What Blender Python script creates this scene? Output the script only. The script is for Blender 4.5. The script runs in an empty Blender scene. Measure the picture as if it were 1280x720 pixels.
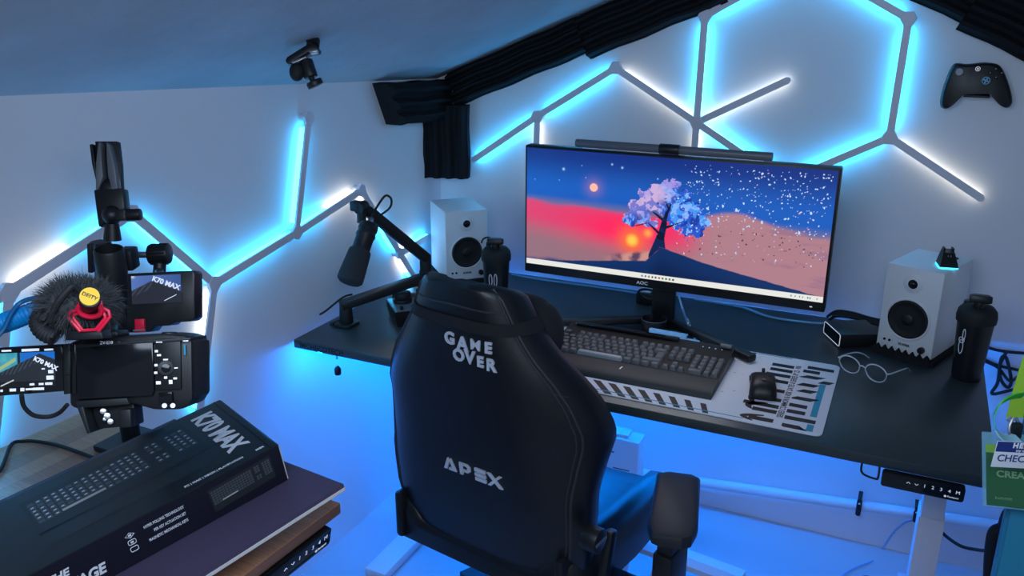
import bpy, bmesh, math, random
import numpy as np
from mathutils import Vector, Matrix, Euler, Quaternion
random.seed(7)
rng = np.random.default_rng(7)
S = bpy.context.scene
COL = S.collection
PI = math.pi
V = Vector

# ------------------------------------------------------------------ camera
CAM = V((0, 0, 1.616)); PITCH = math.radians(18.5); YAW = math.radians(25.3); FPX = 1068.0
cam_d = bpy.data.cameras.new('camera'); cam_o = bpy.data.objects.new('camera', cam_d); COL.objects.link(cam_o)
cam_o.location = CAM; cam_o.rotation_euler = (PI/2-PITCH, 0, YAW)
cam_d.sensor_width = 36; cam_d.lens = 36*FPX/1280; cam_d.clip_start = .02
S.camera = cam_o
_cy, _sy, _cp, _sp = math.cos(YAW), math.sin(YAW), math.cos(PITCH), math.sin(PITCH)
FW = V((-_sy*_cp, _cy*_cp, -_sp)); RT = V((_cy, _sy, 0)); UP = V((-_sy*_sp, _cy*_sp, _cp))
def ray(px, py): return FW + RT*((px-640)/FPX) - UP*((py-360)/FPX)
def at(px, py, ax, v):
    d = ray(px, py); i = 'xyz'.index(ax); return CAM + d*((v-CAM[i])/d[i])
def atp(px, py, p, n):
    d = ray(px, py); return CAM + d*((p-CAM).dot(n)/d.dot(n))
def atd(px, py, dep): return CAM + ray(px, py)*dep

# ------------------------------------------------------------------ materials
MATS = {}
def mat(name, col, rough=.5, metal=0, emit=None, es=0, bump=0, bscale=40, alpha=1, trans=0, ior=1.45, spec=.5, coat=0, mottle=0, mscale=8):
    if name in MATS: return MATS[name]
    m = bpy.data.materials.new(name); m.use_nodes = True
    nt = m.node_tree; b = nt.nodes['Principled BSDF']
    b.inputs['Base Color'].default_value = (*col, 1)
    b.inputs['Roughness'].default_value = rough; b.inputs['Metallic'].default_value = metal
    b.inputs['Specular IOR Level'].default_value = spec
    b.inputs['Coat Weight'].default_value = coat
    b.inputs['Transmission Weight'].default_value = trans; b.inputs['IOR'].default_value = ior
    b.inputs['Alpha'].default_value = alpha
    if emit: b.inputs['Emission Color'].default_value = (*emit, 1); b.inputs['Emission Strength'].default_value = es
    if bump or mottle:
        tc = nt.nodes.new('ShaderNodeTexCoord'); nz = nt.nodes.new('ShaderNodeTexNoise')
        nz.inputs['Scale'].default_value = bscale; nz.inputs['Detail'].default_value = 6
        nt.links.new(tc.outputs['Object'], nz.inputs['Vector'])
        if bump:
            bp = nt.nodes.new('ShaderNodeBump'); bp.inputs['Strength'].default_value = bump; bp.inputs['Distance'].default_value = .01
            nt.links.new(nz.outputs['Fac'], bp.inputs['Height']); nt.links.new(bp.outputs['Normal'], b.inputs['Normal'])
        if mottle:
            n2 = nt.nodes.new('ShaderNodeTexNoise'); n2.inputs['Scale'].default_value = mscale; n2.inputs['Detail'].default_value = 4
            nt.links.new(tc.outputs['Object'], n2.inputs['Vector'])
            mx = nt.nodes.new('ShaderNodeMix'); mx.data_type = 'RGBA'
            mx.inputs['A'].default_value = (*[c*(1-mottle) for c in col], 1); mx.inputs['B'].default_value = (*[min(1, c*(1+mottle)) for c in col], 1)
            nt.links.new(n2.outputs['Fac'], mx.inputs['Factor']); nt.links.new(mx.outputs['Result'], b.inputs['Base Color'])
    MATS[name] = m; return m
def wood_mat(name, c1, c2, rot=0):
    m = bpy.data.materials.new(name); m.use_nodes = True; nt = m.node_tree; b = nt.nodes['Principled BSDF']
    tc = nt.nodes.new('ShaderNodeTexCoord'); mp = nt.nodes.new('ShaderNodeMapping'); mp.inputs['Rotation'].default_value = (0, 0, rot)
    nt.links.new(tc.outputs['Object'], mp.inputs['Vector'])
    br = nt.nodes.new('ShaderNodeTexBrick'); br.inputs['Scale'].default_value = 1; br.inputs['Brick Width'].default_value = .32; br.inputs['Row Height'].default_value = .042
    br.inputs['Mortar Size'].default_value = .0006; br.inputs['Color1'].default_value = (*c1, 1); br.inputs['Color2'].default_value = (*c2, 1)
    br.inputs['Mortar'].default_value = (*[c*.5 for c in c1], 1); br.offset = .37
    nt.links.new(mp.outputs['Vector'], br.inputs['Vector'])
    wv = nt.nodes.new('ShaderNodeTexNoise'); m2 = nt.nodes.new('ShaderNodeMapping'); m2.inputs['Scale'].default_value = (6, 90, 90); m2.inputs['Rotation'].default_value = (0, 0, rot)
    nt.links.new(tc.outputs['Object'], m2.inputs['Vector']); nt.links.new(m2.outputs['Vector'], wv.inputs['Vector']); wv.inputs['Detail'].default_value = 5
    mx = nt.nodes.new('ShaderNodeMix'); mx.data_type = 'RGBA'; mx.blend_type = 'MULTIPLY'; mx.inputs['Factor'].default_value = .6
    rp = nt.nodes.new('ShaderNodeValToRGB'); rp.color_ramp.elements[0].position = .3; rp.color_ramp.elements[0].color = (.45, .45, .45, 1); rp.color_ramp.elements[1].position = .65; rp.color_ramp.elements[1].color = (1, 1, 1, 1)
    nt.links.new(wv.outputs['Fac'], rp.inputs['Fac'])
    nt.links.new(br.outputs['Color'], mx.inputs['A']); nt.links.new(rp.outputs['Color'], mx.inputs['B']); nt.links.new(mx.outputs['Result'], b.inputs['Base Color'])
    b.inputs['Roughness'].default_value = .38
    MATS[name] = m; return m
def vcol_mat(name, emit=0, rough=.5):
    m = bpy.data.materials.new(name); m.use_nodes = True; nt = m.node_tree; b = nt.nodes['Principled BSDF']
    a = nt.nodes.new('ShaderNodeVertexColor'); a.layer_name = 'Col'
    b.inputs['Roughness'].default_value = rough
    if emit:
        b.inputs['Base Color'].default_value = (.01, .01, .01, 1)
        nt.links.new(a.outputs['Color'], b.inputs['Emission Color']); b.inputs['Emission Strength'].default_value = emit
    else: nt.links.new(a.outputs['Color'], b.inputs['Base Color'])
    MATS[name] = m; return m
def srgb(r, g, b): return tuple((c/255/12.92 if c <= 10 else ((c/255+.055)/1.055)**2.4) for c in (r, g, b))

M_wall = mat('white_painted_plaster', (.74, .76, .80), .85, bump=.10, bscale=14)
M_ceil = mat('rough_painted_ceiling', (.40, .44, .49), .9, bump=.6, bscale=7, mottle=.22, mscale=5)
M_floor = mat('pale_floor_vinyl', (.50, .53, .58), .55, bump=.35, bscale=7)
M_foam = mat('black_acoustic_foam', (.016, .017, .020), .95, bump=.3, bscale=160, spec=.1)
M_desk = mat('black_desk_laminate', (.030, .042, .046), .33, bump=.05, bscale=300, spec=.55)
M_deskedge = mat('dark_desk_edge', (.025, .024, .03), .45)
M_white = mat('white_plastic', (.72, .74, .77), .45)
M_whitemetal = mat('white_powder_coat', (.70, .70, .74), .4)
M_black = mat('black_plastic', (.007, .008, .010), .42)
M_gloss = mat('gloss_black_plastic', (.006, .007, .009), .12)
M_matte = mat('matte_black_metal', (.008, .010, .012), .5, metal=.0)
M_rubber = mat('black_rubber', (.009, .010, .012), .7)
M_steel = mat('bright_steel', (.45, .45, .47), .35, metal=1)
M_grey = mat('grey_plastic', (.11, .12, .14), .4)
M_leather = mat('black_faux_leather', (.006, .007, .010), .36, bump=.08, bscale=420)
M_stitch = mat('dark_piping', (.03, .032, .038), .55)
M_suede = mat('black_velour', (.010, .010, .013), .9)
M_print = mat('white_print', (.82, .84, .88), .5)
M_silver = mat('silver_thread', (.72, .74, .80), .35, metal=.3)
M_blackprint = mat('black_print', (.004, .004, .005), .5)
M_teal = mat('teal_print', srgb(40, 140, 170), .6)
M_cloth = mat('white_mat_cloth', (.66, .69, .76), .85, bump=.1, bscale=500)
M_cover = mat('pale_grey_light_cover', (.66, .67, .74), .5)
CY = (.0, .50, 1.0); WH = (1.0, .93, .78)
M_cyan = mat('cyan_led_diffuser', (.8, .8, .8), .5, emit=(.02, .47, 1.0), es=12.5)
M_warm = mat('white_led_diffuser', (.8, .8, .8), .5, emit=(1.0, .93, .80), es=4)
M_warmb = mat('dim_white_led_diffuser', (.8, .8, .8), .5, emit=(1.0, .92, .76), es=2.2)
M_blue = mat('blue_led_strip', (.8, .8, .8), .5, emit=(.0, .21, 1.0), es=125)
M_dockglow = mat('cyan_dock_light', (.8, .8, .8), .5, emit=(.0, .6, 1.0), es=2.2)
M_glass = mat('clear_acrylic', (.92, .96, 1.0), .05, trans=1, ior=1.3)
M_bluecable = mat('sky_blue_cable', srgb(0, 140, 215), .4)
M_palecable = mat('pale_blue_cable', srgb(120, 180, 225), .5)
M_icon = mat('panel_symbols', (.8, .8, .85), .5, emit=(.8, .85, .9), es=.35)
M_fur = mat('grey_fur', (.055, .06, .066), .8)
M_red = mat('red_plastic', srgb(225, 20, 60), .4)
M_yellow = mat('yellow_label', srgb(240, 190, 10), .5)

# ------------------------------------------------------------------ mesh builder
class MB:
    def __init__(s): s.bm = bmesh.new(); s.mats = []
    def _mi(s, m):
        if m not in s.mats: s.mats.append(m)
        return s.mats.index(m)
    def _add(s, t, m, M=None):
        i = s._mi(m)
        if M is not None: bmesh.ops.transform(t, matrix=M, verts=t.verts)
        for f in t.faces: f.material_index = i
        me = bpy.data.meshes.new('tmp'); t.to_mesh(me); t.free(); s.bm.from_mesh(me); bpy.data.meshes.remove(me)
        return s
    def box(s, c, size, m, bev=0, rot=None, seg=2, M=None):
        t = bmesh.new(); bmesh.ops.create_cube(t, size=1)
        bmesh.ops.scale(t, vec=V(size), verts=t.verts)
        if bev: bmesh.ops.bevel(t, geom=t.edges[:], offset=min(bev, min(size)*.49), segments=seg, profile=.5, affect='EDGES')
        X = Matrix.Translation(V(c))
        if rot is not None: X = X @ (rot if isinstance(rot, Matrix) else Euler(rot).to_matrix().to_4x4())
        if M is not None: X = M @ X
        return s._add(t, m, X)
    def cyl(s, p0, p1, r0, m, r1=None, seg=20, bev=0):
        p0, p1 = V(p0), V(p1); d = p1-p0; L = d.length; r1 = r0 if r1 is None else r1
        t = bmesh.new(); bmesh.ops.create_cone(t, cap_ends=True, segments=seg, radius1=r0, radius2=r1, depth=L)
        if bev:
            ed = [e for e in t.edges if abs(e.verts[0].co.z-e.verts[1].co.z) < 1e-7]
            bmesh.ops.bevel(t, geom=ed, offset=bev, segments=2, profile=.5, affect='EDGES')
        X = Matrix.Translation((p0+p1)/2) @ d.to_track_quat('Z', 'Y').to_matrix().to_4x4()
        return s._add(t, m, X)
    def sphere(s, c, r, m, scale=(1, 1, 1), seg=20, rot=None):
        t = bmesh.new(); bmesh.ops.create_uvsphere(t, u_segments=seg, v_segments=max(8, seg//2), radius=r)
        X = Matrix.Translation(V(c))
        if rot is not None: X = X @ rot
        return s._add(t, m, X @ Matrix.Diagonal((*scale, 1)))
    def tube(s, pts, r, m, seg=8, closed=False, caps=True):
        pts = [V(p) for p in pts]; n = len(pts); t = bmesh.new(); rings = []
        up = None
        for i in range(n):
            a = pts[(i-1) % n] if (i > 0 or closed) else pts[i]; b = pts[(i+1) % n] if (i < n-1 or closed) else pts[i]
            d = (b-a)
            if d.length < 1e-9: d = V((0, 0, 1))
            d.normalize()
            if up is None:
                up = V((0, 0, 1)) if abs(d.z) < .9 else V((1, 0, 0))
            u = (up - d*up.dot(d))
            if u.length < 1e-6: u = d.orthogonal()
            u.normalize(); up = u; w = d.cross(u)
            rr = r[i] if isinstance(r, (list, tuple)) else r
            rings.append([t.verts.new(pts[i]+(u*math.cos(k*2*PI/seg)+w*math.sin(k*2*PI/seg))*rr) for k in range(seg)])
        for i in range(n if closed else n-1):
            A, B = rings[i], rings[(i+1) % n]
            for k in range(seg): t.faces.new((A[k], A[(k+1) % seg], B[(k+1) % seg], B[k]))
        if caps and not closed:
            t.faces.new(rings[0][::-1]); t.faces.new(rings[-1])
        bmesh.ops.recalc_face_normals(t, faces=t.faces)
        return s._add(t, m)
    def lathe(s, prof, m, seg=28, M=None):
        t = bmesh.new(); R = []
        for r, z in prof:
            if r < 1e-6: R.append([t.verts.new((0, 0, z))])
            else: R.append([t.verts.new((r*math.cos(k*2*PI/seg), r*math.sin(k*2*PI/seg), z)) for k in range(seg)])
        for A, B in zip(R, R[1:]):
            for k in range(seg):
                q = []
                for v in (A[k % len(A)], A[(k+1) % len(A)], B[(k+1) % len(B)], B[k % len(B)]):
                    if v not in q: q.append(v)
                if len(q) >= 3:
                    try: t.faces.new(q)
                    except ValueError: pass
        bmesh.ops.recalc_face_normals(t, faces=t.faces)
        return s._add(t, m, M)
    def prism(s, poly, h, m, M=None, bev=0, z0=0):
        t = bmesh.new(); b = [t.verts.new((x, y, z0)) for x, y in poly]
        f = t.faces.new(b); r = bmesh.ops.extrude_face_region(t, geom=[f])
        bmesh.ops.translate(t, vec=(0, 0, h), verts=[v for v in r['geom'] if isinstance(v, bmesh.types.BMVert)])
        bmesh.ops.recalc_face_normals(t, faces=t.faces)
        if bev: bmesh.ops.bevel(t, geom=t.edges[:], offset=bev, segments=2, profile=.5, affect='EDGES')
        return s._add(t, m, M)
    def poly(s, pts, m, M=None):
        t = bmesh.new(); t.faces.new([t.verts.new(V(p) if len(p) == 3 else (p[0], p[1], 0)) for p in pts])
        return s._add(t, m, M)
    def loft(s, rings, m, caps=True, closed=False, M=None):
        t = bmesh.new(); R = [[t.verts.new(V(p)) for p in r] for r in rings]; n = len(R[0])
        for A, B in zip(R, R[1:] + ([R[0]] if closed else [])):
            for k in range(n): t.faces.new((A[k], A[(k+1) % n], B[(k+1) % n], B[k]))
        if caps and not closed: t.faces.new(R[0][::-1]); t.faces.new(R[-1])
        bmesh.ops.recalc_face_normals(t, faces=t.faces)
        return s._add(t, m, M)
    def grid(s, fn, nu, nv, m):
        t = bmesh.new(); G = [[t.verts.new(V(fn(i/nu, j/nv))) for i in range(nu+1)] for j in range(nv+1)]
        for j in range(nv):
            for i in range(nu): t.faces.new((G[j][i], G[j][i+1], G[j+1][i+1], G[j+1][i]))
        return s._add(t, m)
    def text(s, txt, size, m, M, h=.0006, bold=0, align='CENTER', sx=1, shear=0, spacing=1, fn=None):
        me = text_mesh(txt, size, h, bold, align, shear, spacing)
        t = bmesh.new(); t.from_mesh(me)
        if sx != 1: bmesh.ops.scale(t, vec=(sx, 1, 1), verts=t.verts)
        if fn:
            for v in t.verts: v.co = fn(v.co)
        return s._add(t, m, M)
    def build(s, name, parent=None, smooth=40, loc=None):
        me = bpy.data.meshes.new(name); s.bm.to_mesh(me); s.bm.free()
        for m in s.mats: me.materials.append(m)
        if smooth:
            me.polygons.foreach_set('use_smooth', [True]*len(me.polygons)); me.set_sharp_from_angle(angle=math.radians(smooth))
        o = bpy.data.objects.new(name, me); COL.objects.link(o)
        if parent: o.parent = parent
        if loc is not None: o.location = loc
        return o
_TX = {}
def text_mesh(txt, size, h, bold, align, shear, spacing):
    k = (txt, size, h, bold, align, shear, spacing)
    if k in _TX: return _TX[k]
    c = bpy.data.curves.new('lettering', 'FONT'); c.body = txt; c.size = size; c.extrude = h/2; c.offset = bold; c.align_x = align; c.align_y = 'CENTER'; c.shear = shear; c.space_character = spacing; c.resolution_u = 3
    o = bpy.data.objects.new('lettering', c); COL.objects.link(o)
    dg = bpy.context.evaluated_depsgraph_get(); dg.update()
    me = bpy.data.meshes.new_from_object(o.evaluated_get(dg)); COL.objects.unlink(o); bpy.data.objects.remove(o); bpy.data.curves.remove(c)
    _TX[k] = me; return me

def frame(o, x, y):                                   # matrix with origin o, x axis, y axis (orthogonalised), z = x cross y
    x = V(x).normalized(); y = V(y); y = (y - x*y.dot(x)).normalized(); z = x.cross(y)
    M = Matrix((x, y, z)).transposed().to_4x4(); M.translation = V(o); return M
def tag(o, label, cat, group=None):
    o['label'] = label; o['category'] = cat
    if group: o['group'] = group
    return o
def thing(name, label, cat, loc=(0, 0, 0), rz=0, group=None, M=None):
    o = bpy.data.objects.new(name, None); COL.objects.link(o); o.empty_display_size = .05
    if M is not None:
        o.location = M.to_translation(); o.rotation_mode = 'QUATERNION'; o.rotation_quaternion = M.to_quaternion()
    else: o.location = loc; o.rotation_euler = (0, 0, rz)
    return tag(o, label, cat, group)
def struct(o): o['kind'] = 'structure'; return o
def catmull(pts, n=8, closed=False):
    P = [V(p) for p in pts]; N = len(P); out = []
    for i in range(N if closed else N-1):
        g = (lambda k: P[k % N]) if closed else (lambda k: P[min(max(k, 0), N-1)])
        a, b, c, d = g(i-1), g(i), g(i+1), g(i+2)
        for k in range(n):
            t = k/n; out.append(.5*((2*b)+(c-a)*t+(2*a-5*b+4*c-d)*t*t+(3*b-a-3*c+d)*t**3))
    if not closed: out.append(P[-1])
    return out
def coil(path, R, turns, r, m, mb, seg=8, per=14):
    n = int(turns*per); pts = []; up = V((0, 0, 1))
    L = len(path)-1
    for i in range(n+1):
        f = i/n*L; k = min(int(f), L-1); p = path[k].lerp(path[k+1], f-k); d = (path[k+1]-path[k]).normalized()
        u = (up-d*up.dot(d)).normalized(); w = d.cross(u); a = i/per*2*PI
        pts.append(p+(u*math.cos(a)+w*math.sin(a))*R)
    mb.tube(pts, r, m, seg)
def rrect(w, h, r, n=5):
    out = []
    for cx, cy, a0 in ((w/2-r, h/2-r, 0), (-w/2+r, h/2-r, PI/2), (-w/2+r, -h/2+r, PI), (w/2-r, -h/2+r, 1.5*PI)):
        for k in range(n+1):
            a = a0+k*PI/2/n; out.append((cx+r*math.cos(a), cy+r*math.sin(a)))
    return out

# ------------------------------------------------------------------ room
XL = -1.48; YB = 2.55; DT = .75                         # left wall, back wall, desk top height
DX0, DX1, DY0, DY1 = -1.454, .228, 1.69, 2.49
def zl(x, y): return 1.395+(2.16-y)*.055+.40*(x+1.48)  # left slope
def zr(x, y=2.5): return 1.757-.46*x+.30*max(0, 1.6-y)  # right slope, rising towards the viewer
XR = 1.25; YF = -1.6
def apex(y):
    return (1.757+.30*max(0, 1.6-y)-(1.395+(2.16-y)*.055+.40*1.48))/(.40+.46)
b = MB(); b.box((( XL+XR)/2, (YF+YB)/2, -.02), (XR-XL+.2, YB-YF+.2, .04), M_floor); struct(b.build('floor', smooth=0))
b = MB(); b.box((XL-.04, (YF+YB)/2, .95), (.08, YB-YF+.16, 1.9), M_wall)
wl = struct(b.build('wall_left', smooth=0))
b = MB(); b.box(((XL+XR)/2, YB+.04, .95), (XR-XL+.16, .08, 1.9), M_wall); struct(b.build('wall_back', smooth=0))
def slab(f, x0, x1, name):
    b = MB(); R = []
    ys = [YF, 0, 1.6, YB+.06]
    for y in ys:
        xa, xb = x0(y), x1(y)
        R.append([(xa, y, f(xa, y)), (xb, y, f(xb, y)), (xb, y, f(xb, y)+.05), (xa, y, f(xa, y)+.05)])
    b.loft(R, M_ceil); return struct(b.build(name, smooth=0))
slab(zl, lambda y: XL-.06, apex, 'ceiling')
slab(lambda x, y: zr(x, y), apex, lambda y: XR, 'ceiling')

# ------------------------------------------------------------------ acoustic foam
def foam(name_label, M, L, W, T, base, ridges, group='black acoustic foam panels along the ceiling edge', sag=0, shear=0):
    # local x = length (ridges run along it), y = width, z = out of the wall
    sec = [(-W/2, 0), (-W/2, base)]
    for k in range(ridges):
        y0 = -W/2+W*k/ridges; y1 = y0+W/ridges; w = W/ridges
        sec += [(y0+w*.12, base), (y0+w*.38, T), (y0+w*.62, T), (y0+w*.88, base)]
    sec += [(W/2, base), (W/2, 0)]
    n = max(2, int(L/.04)); rings = []
    for i in range(n+1):
        x = -L/2+L*i/n; dz = .0022*math.sin(x*41+W*90)+.0016*math.sin(x*97); dy = .002*math.sin(x*33)+sag*((2*x/L)**2-1)
        rings.append([(min(L/2, x+shear*(W/2-y)) if shear else x, y+dy, z+(dz if z > 0 else 0)) for y, z in sec])
    b = MB(); b.loft(rings, M_foam, M=M); o = b.build('acoustic_foam_panel', smooth=30)
    return tag(o, name_label, 'foam panel', group)
sl = V((1, 0, .40)).normalized(); slw = V((.40, 0, -1)).normalized()
def slope_panel(label, x0, x1, W, drop, sag=0):
    zc = zl(x0, YB-.02)-drop; a = V((x0, YB-.001, zc)); L = (x1-x0)/sl.x
    c = a+sl*L/2+slw*W/2
    # out of wall = -Y ; x along slope, y = z cross x
    x = sl; z = V((0, -1, 0)); y = z.cross(x)
    return foam(label, frame(c, x, y), L, W, .05, .026, 4, sag=sag)
slope_panel('black ridged foam strip up the left slope, just right of the corner block', -1.43, -.98, .112, .0)
slope_panel('black ridged foam strip in the middle of the left slope above the monitor', -.98, -.575, .131, .0)

sr = V((1, 0, -.46)).normalized(); srw = V((-.46, 0, -1)).normalized()
def slope_panel_r(label, x0, x1, W):
    a = V((x0, YB-.001, zr(x0))); L = (x1-x0)/sr.x; c = a+sr*L/2+srw*W/2
    x = sr; z = V((0, -1, 0)); y = z.cross(x)
    return foam(label, frame(c, x, y), L, W, .05, .026, 4)
slope_panel_r('black ridged foam strip on the right slope beside the top light hexagon', -.05, .12, .150)
slope_panel_r('black ridged foam strip on the right slope above the game controller', .12, .56, .165)
# block on the left wall at the corner, under the ceiling
y0, y1 = 2.16, 2.545; zc = zl(XL, 2.3)-.004
foam('black foam block on the left wall under the ceiling at the corner', frame((XL, (y0+y1)/2, zc-.066), (0, 1, -.045), (0, 0, 1)), y1-y0, .125, .075, .055, 3, shear=.55)
# upright panel across the corner
p0 = at(523, 176, 'y', 2.455); p1 = at(585, 176, 'y', 2.50)
c = (p0+p1)/2; d = V((p1.x-p0.x, p1.y-p0.y, 0)); zt = at(553, 131, 'y', c.y).z; zb = at(553, 222, 'y', c.y).z
nz = V((d.y, -d.x, 0)).normalized()
foam('upright black foam panel filling the wall corner above the left speaker', frame((c.x, c.y, (zt+zb)/2)-nz*.03 if False else V((c.x, c.y, (zt+zb)/2))-nz*.03, (0, 0, 1), nz.cross(V((0, 0, 1)))), zt-zb, d.length, .05, .036, 4)

# ------------------------------------------------------------------ light bars
def wallM(wall):
    return (V((1, 0, 0)), XL) if wall == 'L' else (V((0, -1, 0)), YB)
DEP = .028
def node(wall, px, py):
    return at(px, py, 'x', XL+DEP) if wall == 'L' else at(px, py, 'y', YB-DEP)
def light_bar(wall, a, b_, zones, label, ends=(1, 1)):
    N = V((1, 0, 0)) if wall == 'L' else V((0, -1, 0))
    d = (b_-a); L = d.length; u = d.normalized(); w = N.cross(u)
    i0 = .018 if ends[0] else .004; i1 = .018 if ends[1] else .004
    Ll = L-i0-i1; c = a+u*(i0+Ll/2)
    M = frame(c-N*DEP, u, w)                           # z = N, on the wall
    o = thing('light_bar', label, 'light bar', group='light bars on the walls', M=M)
    b = MB(); h = .0098
    e0, e1 = -Ll/2, Ll/2
    pl = [(e0+(.0 if ends[0] else 0), -h*.6 if not ends[0] else -h), (e0+.008, -h), (e1-.008, -h), (e1, -h if ends[1] else -h*.4), (e1, h if ends[1] else h*.4), (e1-.008, h), (e0+.008, h), (e0, h if ends[0] else h*.4)]
    b.prism(pl, .006, M_cover, z0=.022)
    b.build('cover', o, smooth=0)
    zz = [(-Ll/2+.006, 0, zones[0]), (0, Ll/2-.006, zones[1])]
    if zones[0] == zones[1]: zz = [(-Ll/2+.006, Ll/2-.006, zones[0])]
    for x0, x1, k in zz:
        b = MB(); b.box(((x0+x1)/2, 0, .0125), (x1-x0, .0150, .0185), M_cyan if k == 'c' else (M_warm if wall == 'L' else M_warmb), bev=.003)
        b.build('light_diffuser', o)
    return o
def connector(wall, p, label, dirs):
    N = V((1, 0, 0)) if wall == 'L' else V((0, -1, 0))
    x = V((0, 1, 0)) if wall == 'L' else V((1, 0, 0)); y = V((0, 0, 1))
    if N.dot(x.cross(y)) < 0: x = -x
    M = frame(p-N*DEP, x, y)
    o = thing('light_connector', label, 'connector', group='connectors of the wall lights', M=M)
    b = MB(); a0 = 0
    if dirs: a0 = math.atan2(dirs[0].dot(y), dirs[0].dot(x))
    b.prism([(.0205*math.cos(a0+PI/6+k*PI/3), .0205*math.sin(a0+PI/6+k*PI/3)) for k in range(6)], .010, M_cover, z0=.0195, bev=.001)
    for dd in dirs:
        aa = math.atan2(dd.dot(y), dd.dot(x)); R = Matrix.Rotation(aa, 4, 'Z')
        b.box((.017, 0, .0245), (.012, .0192, .0072), M_cover, M=R)
    b.build('hub_cap', o, smooth=0)
    b = MB(); b.cyl((0, 0, 0), (0, 0, .020), .012, M_cover, seg=12); b.build('wall_mount', o)
    return o
LN = {'A': (387, 148), 'B': (372, 291), 'C': (453, 238), 'D': (269, 355), 'E': (166, 267), 'F': (250, 524), 'G': (12, 366), 'H': (501, 317)}
LN = {k: node('L', *v) for k, v in LN.items()}
LN['J'] = node('L', 543, 293); LN['I'] = LN['H']+(LN['H']-LN['C'])*.62
LN['G2'] = LN['G']+(LN['F']-LN['D'])*.98; LN['G0'] = LN['G']+(LN['D']-LN['B'])*.9
LB = [('G', 'E', 'wc', 'white and cyan bar on the left wall rising to the camera pole'),
      ('E', 'D', 'cc', 'cyan bar on the left wall sloping down to the right beside the field monitor'),
      ('D', 'F', 'wc', 'upright white bar on the left wall dropping behind the keyboard box'),
      ('D', 'B', 'cc', 'cyan bar on the left wall rising to the foot of the tall upright bar'),
      ('B', 'A', 'cc', 'tall upright cyan bar at the top of the left wall pattern'),
      ('B', 'C', 'cw', 'white bar on the left wall rising to the microphone'),
      ('C', 'H', 'wc', 'white bar on the left wall sloping down behind the microphone arm'),
      ('H', 'I', 'wc', 'short lowest white bar on the left wall behind the audio mixer'),
      ('H', 'J', 'wc', 'short bar on the left wall running behind the left speaker'),
      ('G', 'G2', 'cc', 'cyan upright bar at the left frame edge below the coiled blue cable'),
      ('G', 'G0', 'cc', 'cyan bar on the left wall leaving the frame at the left')]
BN = {'P0': (589, 201.7), 'P1': (671, 145.7), 'P2': (769, 85), 'P3': (870.5, 153.4), 'P4': (881, 20), 'P5': (989.7, 98), 'P6': (1136, 23.5), 'P7': (1112, 172), 'P8': (1231.6, 251.6)}
BN = {k: node('B', *v) for k, v in BN.items()}
vdn = BN['P3']-BN['P4']
BN['T'] = BN['P4']+(BN['P5']-BN['P3'])*1.0; BN['T'].z = (BN['P4'].z+BN['P6'].z)/2+.145
BN['U'] = (BN['P3']+BN['P7'])/2; BN['U'].z -= .150
BN['D1'] = BN['P1']+vdn*.95; BN['D3'] = BN['P3']+vdn*.95
BB = [('P1', 'P0', 'cc', 'cyan bar ending beside the upright foam panel, left of the monitor top', (1, 0)),
      ('P1', 'P2', 'cc', 'cyan bar rising to the peak left of the monitor light bar', (1, 1)),
      ('P1', 'D1', 'ww', 'white upright bar dropping behind the left part of the monitor', (1, 0)),
      ('P2', 'P3', 'ww', 'white bar sloping down right to the crossing above the monitor', (1, 1)),
      ('P3', 'P4', 'cc', 'upright cyan bar forming the left side of the big hexagon', (1, 1)),
      ('P3', 'P5', 'ww', 'white bar reaching into the middle of the big hexagon', (1, 0)),
      ('P3', 'D3', 'ww', 'white upright bar dropping from the crossing behind the monitor light bar', (1, 0)),
      ('P3', 'U', 'cc', 'cyan bar sloping down right behind the monitor top edge', (1, 1)),
      ('P4', 'T', 'cc', 'cyan bar at the upper left of the big hexagon', (1, 1)),
      ('T', 'P6', 'cc', 'cyan bar at the upper right of the big hexagon', (1, 1)),
      ('P6', 'P7', 'cc', 'upright cyan bar forming the right side of the big hexagon', (1, 1)),
      ('P7', 'U', 'cc', 'cyan bar sloping down left behind the monitor corner', (1, 1)),
      ('P7', 'P8', 'ww', 'white bar sloping down right towards the right speaker', (1, 0))]
dirs = {}
for s_, e_, z_, l_ in LB:
    light_bar('L', LN[s_], LN[e_], z_, l_)
    d = (LN[e_]-LN[s_]).normalized(); dirs.setdefault(('L', s_), []).append(d); dirs.setdefault(('L', e_), []).append(-d)
for s_, e_, z_, l_, en in BB:
    light_bar('B', BN[s_], BN[e_], z_, l_, en)
    d = (BN[e_]-BN[s_]).normalized(); dirs.setdefault(('B', s_), []).append(d)
    if en[1]: dirs.setdefault(('B', e_), []).append(-d)
CL = {'LA': 'connector at the top end of the tall upright cyan bar on the left wall', 'LB': 'connector where the tall upright bar meets the slanting bars on the left wall',
      'LC': 'connector at the peak above the microphone on the left wall', 'LD': 'connector right of the field monitor on the left wall',
      'LE': 'connector at the peak behind the camera pole on the left wall', 'LF': 'connector hidden low behind the keyboard box on the left wall',
      'LG': 'connector at the left frame edge above the blue coiled cable', 'LH': 'connector behind the microphone arm on the left wall',
      'BP1': 'connector above the left end of the monitor', 'BP2': 'connector at the peak left of the monitor light bar', 'BP3': 'connector at the crossing above the monitor light bar',
      'BP4': 'connector at the upper left corner of the big hexagon', 'BP6': 'connector at the upper right corner of the big hexagon', 'BP7': 'connector right of the monitor corner at the hexagon foot',
      'BT': 'connector at the top of the big hexagon', 'BU': 'connector at the bottom of the big hexagon behind the monitor'}
for (w_, k_), dd in dirs.items():
    if w_+k_ in CL: connector(w_, (LN if w_ == 'L' else BN)[k_], CL[w_+k_], dd)

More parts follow.
